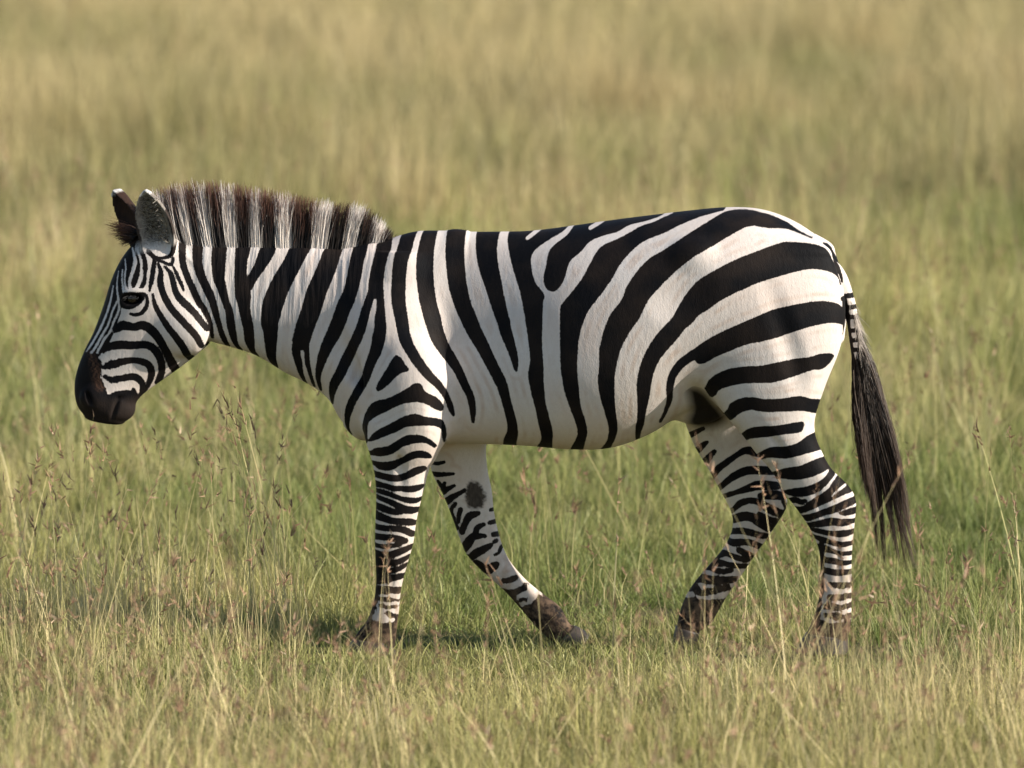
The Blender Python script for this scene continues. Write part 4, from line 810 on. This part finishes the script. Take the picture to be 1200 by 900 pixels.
    white = m.mix(m.math('MULTIPLY', sh, m.rng(m.noise(14, 3, tc), .42, .68, 0, .5)), white, (.42, .29, .21))
    white = m.mix(m.rng(m.noise(3.2, 3, tc), .45, .7, 0, .5), white, (.64, .51, .43))
    sx = m.n('ShaderNodeSeparateXYZ'); m.l(tc, sx.inputs[0])
    dirt = m.math('MULTIPLY', m.rng(sx.outputs[2], .5, .04), m.rng(m.noise(30, 4, tc), .3, .62))
    white = m.mix(m.math('MULTIPLY', dirt, .8), white, (.28, .20, .135))
    black = m.mix(m.rng(big, .4, .7), (.005, .005, .006), (.017, .0125, .0105))
    black = m.mix(m.math('MULTIPLY', dirt, .6), black, (.05, .034, .024))
    mud = m.math('MULTIPLY', m.rng(sx.outputs[2], .24, .10), m.rng(m.noise(38, 4, tc, .65), .42, .6))
    black = m.mix(m.math('MULTIPLY', mud, .9), black, (.15, .10, .065))
    col = m.mix(f, black, white)
    ta = m.n('ShaderNodeAttribute', attribute_name='tone')
    tcol = m.mix(m.rng(m.noise(160, 3, hv), .3, .7, 0, .6), ta.outputs['Color'], (.02, .016, .014))
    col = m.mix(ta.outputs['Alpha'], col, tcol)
    p = m.n('ShaderNodeBsdfPrincipled'); m.l(col, p.inputs['Base Color'])
    p.inputs['Roughness'].default_value = .6; p.inputs['Specular IOR Level'].default_value = .06
    # lie of the hair, and the fine folds of the neck skin
    nk = m.n('ShaderNodeMapping'); nk.inputs['Rotation'].default_value = (0, -.42, 0); nk.inputs['Scale'].default_value = (1, .15, .12); m.l(tc, nk.inputs[0])
    fold = m.noise(55, 2, nk.outputs[0], .45)
    zone = m.math('MULTIPLY', m.rng(sx.outputs[0], -.30, -.5, smooth=True), m.rng(sx.outputs[0], -1.02, -.92, smooth=True))
    hgt = m.math('ADD', m.math('MULTIPLY', fine, .0010), m.math('ADD', m.math('MULTIPLY', mid, .0014), m.math('MULTIPLY', m.math('MULTIPLY', fold, zone), .008)))
    bp = m.n('ShaderNodeBump'); bp.inputs['Strength'].default_value = .8; bp.inputs['Distance'].default_value = 1.; m.l(hgt, bp.inputs['Height']); m.l(bp.outputs[0], p.inputs['Normal'])
    m.l(p.outputs[0], m.out.inputs[0]); me.materials.append(m.m)
    return o
make_body()

# hooves: lofted horn
def loft(st, seg=22):
    V = []; F = []
    D = catmull(np.array(st), 4)
    for r in D:
        a = np.linspace(0, 2 * np.pi, seg, endpoint=False)
        c = (r[0:2] + r[2:4]) / 2; h = (r[2:4] - r[0:2]) / 2
        V.append(np.c_[c[0] + h[0] * np.cos(a), r[5] + r[4] * np.sin(a), c[1] + h[1] * np.cos(a)])
    k = len(D)
    for i in range(k - 1):
        for j in range(seg): F.append((i * seg + j, i * seg + (j + 1) % seg, (i + 1) * seg + (j + 1) % seg, (i + 1) * seg + j))
    V = np.vstack(V); n = len(V); V = np.vstack([V, V[:seg].mean(0), V[-seg:].mean(0)])
    me = bpy.data.meshes.new('hoof')
    F += [(j, n, (j + 1) % seg) for j in range(seg)] + [(n - seg + j, n - seg + (j + 1) % seg, n + 1) for j in range(seg)]
    me.from_pydata(V.tolist(), [], F); me.update()
    for p in me.polygons: p.use_smooth = len(p.vertices) == 4
    return me
hm = NT('hoof_horn'); tcn = hm.n('ShaderNodeTexCoord').outputs['Object']; pp = hm.n('ShaderNodeBsdfPrincipled')
hm.l(hm.mix(hm.noise(60, 3, tcn), (.018, .015, .013), (.075, .055, .04)), pp.inputs['Base Color']); pp.inputs['Roughness'].default_value = .5; hm.l(pp.outputs[0], hm.out.inputs[0])
for k in ('hoof_near_fore', 'hoof_far_fore', 'hoof_near_hind', 'hoof_far_hind'):
    me = loft(PARTS[k]); me.materials.append(hm.m); link(bpy.data.objects.new('hoof', me), zebra)

# eyes
em = NT('eye'); pe = em.n('ShaderNodeBsdfPrincipled'); pe.inputs['Base Color'].default_value = (.008, .005, .004, 1); pe.inputs['Roughness'].default_value = .22; em.l(pe.outputs[0], em.out.inputs[0])
def ball(r, seg=24, rings=14):
    V = [(0, 0, r)]; F = []
    for i in range(1, rings):
        a = math.pi * i / rings
        V += [(r * math.sin(a) * math.cos(2 * math.pi * j / seg), r * math.sin(a) * math.sin(2 * math.pi * j / seg), r * math.cos(a)) for j in range(seg)]
    V.append((0, 0, -r))
    for j in range(seg):
        F.append((0, 1 + j, 1 + (j + 1) % seg)); F.append((len(V) - 1, 1 + (rings - 2) * seg + (j + 1) % seg, 1 + (rings - 2) * seg + j))
    for i in range(rings - 2):
        for j in range(seg):
            a = 1 + i * seg; F.append((a + j, a + seg + j, a + seg + (j + 1) % seg, a + (j + 1) % seg))
    me = bpy.data.meshes.new('eye'); me.from_pydata(V, [], F); me.update()
    for p in me.polygons: p.use_smooth = True
    return me
eye_me = ball(.0205); eye_me.materials.append(em.m)
ex, ey, ez = PTS['eye']
for s in (1, -1):
    e = link(bpy.data.objects.new('eye', eye_me), zebra); e.location = (ex, -.01 - s * .0725, ez)

# hair: mane, forelock, tail, hair in the ears
hairm = NT('long_hair'); ph = hairm.n('ShaderNodeBsdfPrincipled'); hairm.l(hairm.at('tint', True), ph.inputs['Base Color']); ph.inputs['Roughness'].default_value = .55; ph.inputs['Specular IOR Level'].default_value = .3
tr = hairm.n('ShaderNodeBsdfTranslucent'); hairm.l(hairm.at('tint', True), tr.inputs[0]); mx = hairm.n('ShaderNodeMixShader'); mx.inputs[0].default_value = .45
hairm.l(ph.outputs[0], mx.inputs[1]); hairm.l(tr.outputs[0], mx.inputs[2]); hairm.l(mx.outputs[0], hairm.out.inputs[0])
def hair(name, P, width, tint, label=None):
    """P (n,k,3) strand points, width (n,), tint (n,k,3)"""
    n, k = P.shape[:2]
    tg = np.gradient(P, axis=1); tg /= np.linalg.norm(tg, axis=2)[..., None] + 1e-9
    rv = rng.normal(0, .45, (n, 1, 3)) + np.array((.6, -.8, 0))
    sd = np.cross(tg, rv); sd /= np.linalg.norm(sd, axis=2)[..., None] + 1e-9
    t = np.linspace(0, 1, k); wv = sd * (width[:, None] * (1 - .75 * t ** 1.5)[None])[..., None] / 2
    V = np.stack([P - wv, P + wv], 2).reshape(-1, 3)
    b = (np.arange(n) * k * 2)[:, None] + (np.arange(k - 1) * 2)[None]
    me = mesh_from(name, V, np.stack([b, b + 1, b + 3, b + 2], -1).reshape(-1, 4))
    attr(me, 'tint', np.repeat(tint.reshape(-1, 3), 2, 0)); me.materials.append(hairm.m)
    o = link(bpy.data.objects.new(name, me), zebra)
    if label: o['label'] = label
    return o
def along(line, t):
    c = catmull(np.array(line), 8); L = np.r_[0, np.cumsum(np.linalg.norm(np.diff(c, axis=0), axis=1))]; L /= L[-1]
    return np.c_[np.interp(t, L, c[:, 0]), np.interp(t, L, c[:, 1])]
def make_mane():
    n = 12000; t = rng.random(n); lock = np.round(t * 150) / 150
    b = along(LINES['mane_base'], t); e = along(LINES['mane_tip'], np.clip(t * .75 + lock * .25, 0, 1))
    y = rng.uniform(-1, 1, n) * .026
    L = rng.beta(4.5, 1.6, n) * 1.02; L = np.where(rng.random(n) < .12, L * rng.uniform(.4, .8, n), L)
    dz = np.where(rng.random(n) < .7, rng.uniform(.010, .045, n), .0099)
    side = .062 * (1 - (1 - dz / .18) ** 2.1) ** .476 + .002
    y = np.where(dz > .01, np.where(rng.random(n) < .5, -1, 1) * side, y)
    root = np.c_[b[:, 0], y, b[:, 1] - dz]
    lk = np.round(t * 150).astype(int); jit = rng.normal(0, .006, 160)[lk]
    tip = root + (np.c_[e[:, 0] + jit + rng.normal(0, .006, n), np.clip(y, -.026, .026) * .7 + rng.normal(0, .006, n), e[:, 1] + rng.normal(0, .004, n)] - root) * L[:, None]
    k = 6; u = np.linspace(0, 1, k)
    P = root[:, None] + (tip - root)[:, None] * u[None, :, None]
    P[:, :, 0] += (rng.normal(0, .006, n)[:, None] + .006) * (u ** 2)[None]
    sx = b[:, 0] + rng.normal(0, .0035, n); d = side_coat(sx, b[:, 1] - .02)
    dark = np.clip(.5 - d / .006, 0, 1)
    back = np.clip((t - .55) / .35, 0, 1)
    wc = np.array((.90, .83, .76)); bc = np.array((.022, .017, .015)); rc = np.array((.13, .055, .034))
    base = wc * (1 - dark[:, None]) + bc * dark[:, None]
    tipc = np.where(rng.random(n)[:, None] < (.62 + .3 * dark[:, None]) * (1 - .65 * back[:, None]), rc * rng.uniform(.6, 1.7, (n, 1)), base)
    q = np.clip((u - .5) / .45, 0, 1)[None, :, None] * (1 - .4 * back)[:, None, None]
    hair('mane', P, rng.uniform(.0012, .0024, n), base[:, None] * (1 - q) + tipc[:, None] * q, 'short upright striped mane with brown tips')
make_mane()
def make_forelock():
    n = 900; t = rng.random(n)
    b = along(LINES['forelock'], t); e = along(LINES['forelock_tip'], np.clip(t + rng.normal(0, .12, n), 0, 1))
    y = rng.normal(0, .025, n); root = np.c_[b[:, 0] + .005, y, b[:, 1]]
    L = rng.beta(2.2, 2, n)[:, None]; tip = root + (np.c_[e[:, 0], y * 1.2 + rng.normal(0, .01, n), e[:, 1] + rng.normal(0, .006, n)] - root) * L
    u = np.linspace(0, 1, 6); P = root[:, None] + (tip - root)[:, None] * u[None, :, None]
    P[:, :, 2] += (4 * u * (1 - u))[None] * rng.uniform(-.004, .012, n)[:, None]
    bc = np.array((.02, .015, .013)); rc = np.array((.15, .07, .04)) * rng.uniform(.4, 1.2, (n, 1))
    q = np.clip((u - .2) / .6, 0, 1)[None, :, None] * np.clip(1.25 - t, 0, 1)[:, None, None]
    hair('forelock', P, rng.uniform(.0012, .0022, n), bc * (1 - q) + rc[:, None] * q, 'brown tuft of hair between the ears')
make_forelock()
def make_tail():
    n = 3200; k = 12; u = np.linspace(0, 1, k)
    lk = rng.integers(0, 22, n); s0 = (np.arange(22) + .5) / 22 + rng.normal(0, .03, 22); ly = rng.normal(0, .018, 22); ll = rng.uniform(.68, 1.06, 22); lb = rng.normal(0, .05, 22)
    s_root = np.clip(rng.random(n) * .35 + s0[lk] * .65, 0, 1); s_tip = np.clip(s0[lk] + rng.normal(0, .018, n), -.05, 1.08)
    start = rng.uniform(.03, .36, n); end = np.clip(ll[lk] * rng.uniform(.75, 1.0, n), .5, 1.06)
    w = start[:, None] + (end - start)[:, None] * u[None]
    cl = catmull(np.array(LINES['tail_left']), 8); cr = catmull(np.array(LINES['tail_right']), 8); uu = np.linspace(0, 1, len(cl))
    ex_ = lambda c, i: np.interp(np.clip(w, 0, 1), uu, c[:, i]) + np.clip(w - 1, 0, 1) * (c[-1, i] - c[-4, i]) * 6
    s = s_root[:, None] + (s_tip - s_root)[:, None] * u[None] ** 1.3
    x = ex_(cl, 0) * (1 - s) + ex_(cr, 0) * s + lb[lk][:, None] * np.clip(w - .6, 0, 1) ** 1.5 * 1.6; z = ex_(cl, 1) * (1 - s) + ex_(cr, 1) * s
    y = ly[lk][:, None] * u[None] * 1.4 + rng.normal(0, .011, n)[:, None]
    P = np.stack([x, y, z], -1)
    P += rng.normal(0, 1, (n, 1, 3)) * .004 * np.sin(u * 7 + 1)[None, :, None]
    pale = rng.random(n) < .10 + .35 * s_root
    c0 = np.where(pale[:, None], (.15, .115, .09), (.026, .020, .017)) * rng.uniform(.7, 1.3, (n, 1))
    c1 = np.where((rng.random(n) < .75)[:, None], (.095, .058, .038), (.022, .017, .015))
    q = (u ** 1.5)[None, :, None]
    hair('tail_tuft', P, rng.uniform(.0012, .0024, n), c0[:, None] * (1 - q) + c1[:, None] * q, 'long dark tail tuft ending in separate wisps')
    n = 3000; t = rng.random(n) ** .7; b = along(LINES['tail_fringe'], t); root = np.c_[b[:, 0] - .012 * rng.random(n), rng.normal(0, .010, n), b[:, 1]]
    L = rng.uniform(.03, .12, n) * (.4 + 1.1 * t); a = rng.normal(.40, .16, n)
    u = np.linspace(0, 1, 5); tip = root + np.c_[L * np.sin(a), rng.normal(0, .01, n), -L * np.cos(a)]
    P = root[:, None] + (tip - root)[:, None] * u[None, :, None]; P[:, :, 0] -= (u ** 2)[None] * .008
    dk = side_coat(root[:, 0], root[:, 2]) < 0
    c0 = np.where(dk[:, None], np.where((rng.random(n) < .35 + .35 * t)[:, None], (.20, .165, .14), (.03, .024, .02)), (.55, .49, .43)) * rng.uniform(.7, 1.2, (n, 1))
    hair('tail_fringe', P, rng.uniform(.001, .0018, n), np.repeat(c0[:, None], 5, 1))
make_tail()
def make_ear_hair():
    n = 800; a = rng.uniform(.15, .85, n); uq = rng.uniform(-.75, .55, n)
    base = np.array(PTS['ear_near_base']); tip = np.array(PTS['ear_near_tip']); ax = tip - base; L = np.linalg.norm(ax); ax /= L
    c = np.array((-.2, -1, .1)); c -= ax * c.dot(ax); c /= np.linalg.norm(c); bv = np.cross(c, ax)
    root = base + ax * (a * L)[:, None] + bv * (uq * .05)[:, None] + c * (-.034 * (1 - uq ** 2) * np.sin(np.pi * (a * .8 + .1)) + .007)[:, None]
    d = c * rng.uniform(.5, 1, n)[:, None] + ax * rng.normal(.5, .4, n)[:, None] + bv * rng.normal(.25, .5, n)[:, None]; d /= np.linalg.norm(d, axis=1)[:, None]
    u = np.linspace(0, 1, 4); P = root[:, None] + d[:, None] * (u[None, :, None] * rng.uniform(.012, .034, n)[:, None, None])
    col = np.where((rng.random(n) < .65)[:, None], (.50, .45, .38), (.10, .085, .07)) * rng.uniform(.7, 1.1, (n, 1))
    hair('ear_hair', P, rng.uniform(.0014, .0024, n), np.repeat(col[:, None], 4, 1))
make_ear_hair()

def make_face_hair():
    """eyelashes"""
    for s_ in (1, -1):
        n = 40; t = rng.uniform(-1, 1, n); root = np.c_[ex + t * .022, np.full(n, -.01 - s_ * .090), ez + .013 - .006 * t * t]
        tip = root + np.c_[-.008 + t * .004, np.full(n, -s_ * .014), rng.uniform(-.016, -.004, n)]
        u = np.linspace(0, 1, 4); P = root[:, None] + (tip - root)[:, None] * u[None, :, None]
        hair('eyelashes', P, np.full(n, .0011), np.full((n, 4, 3), .015))
make_face_hair()
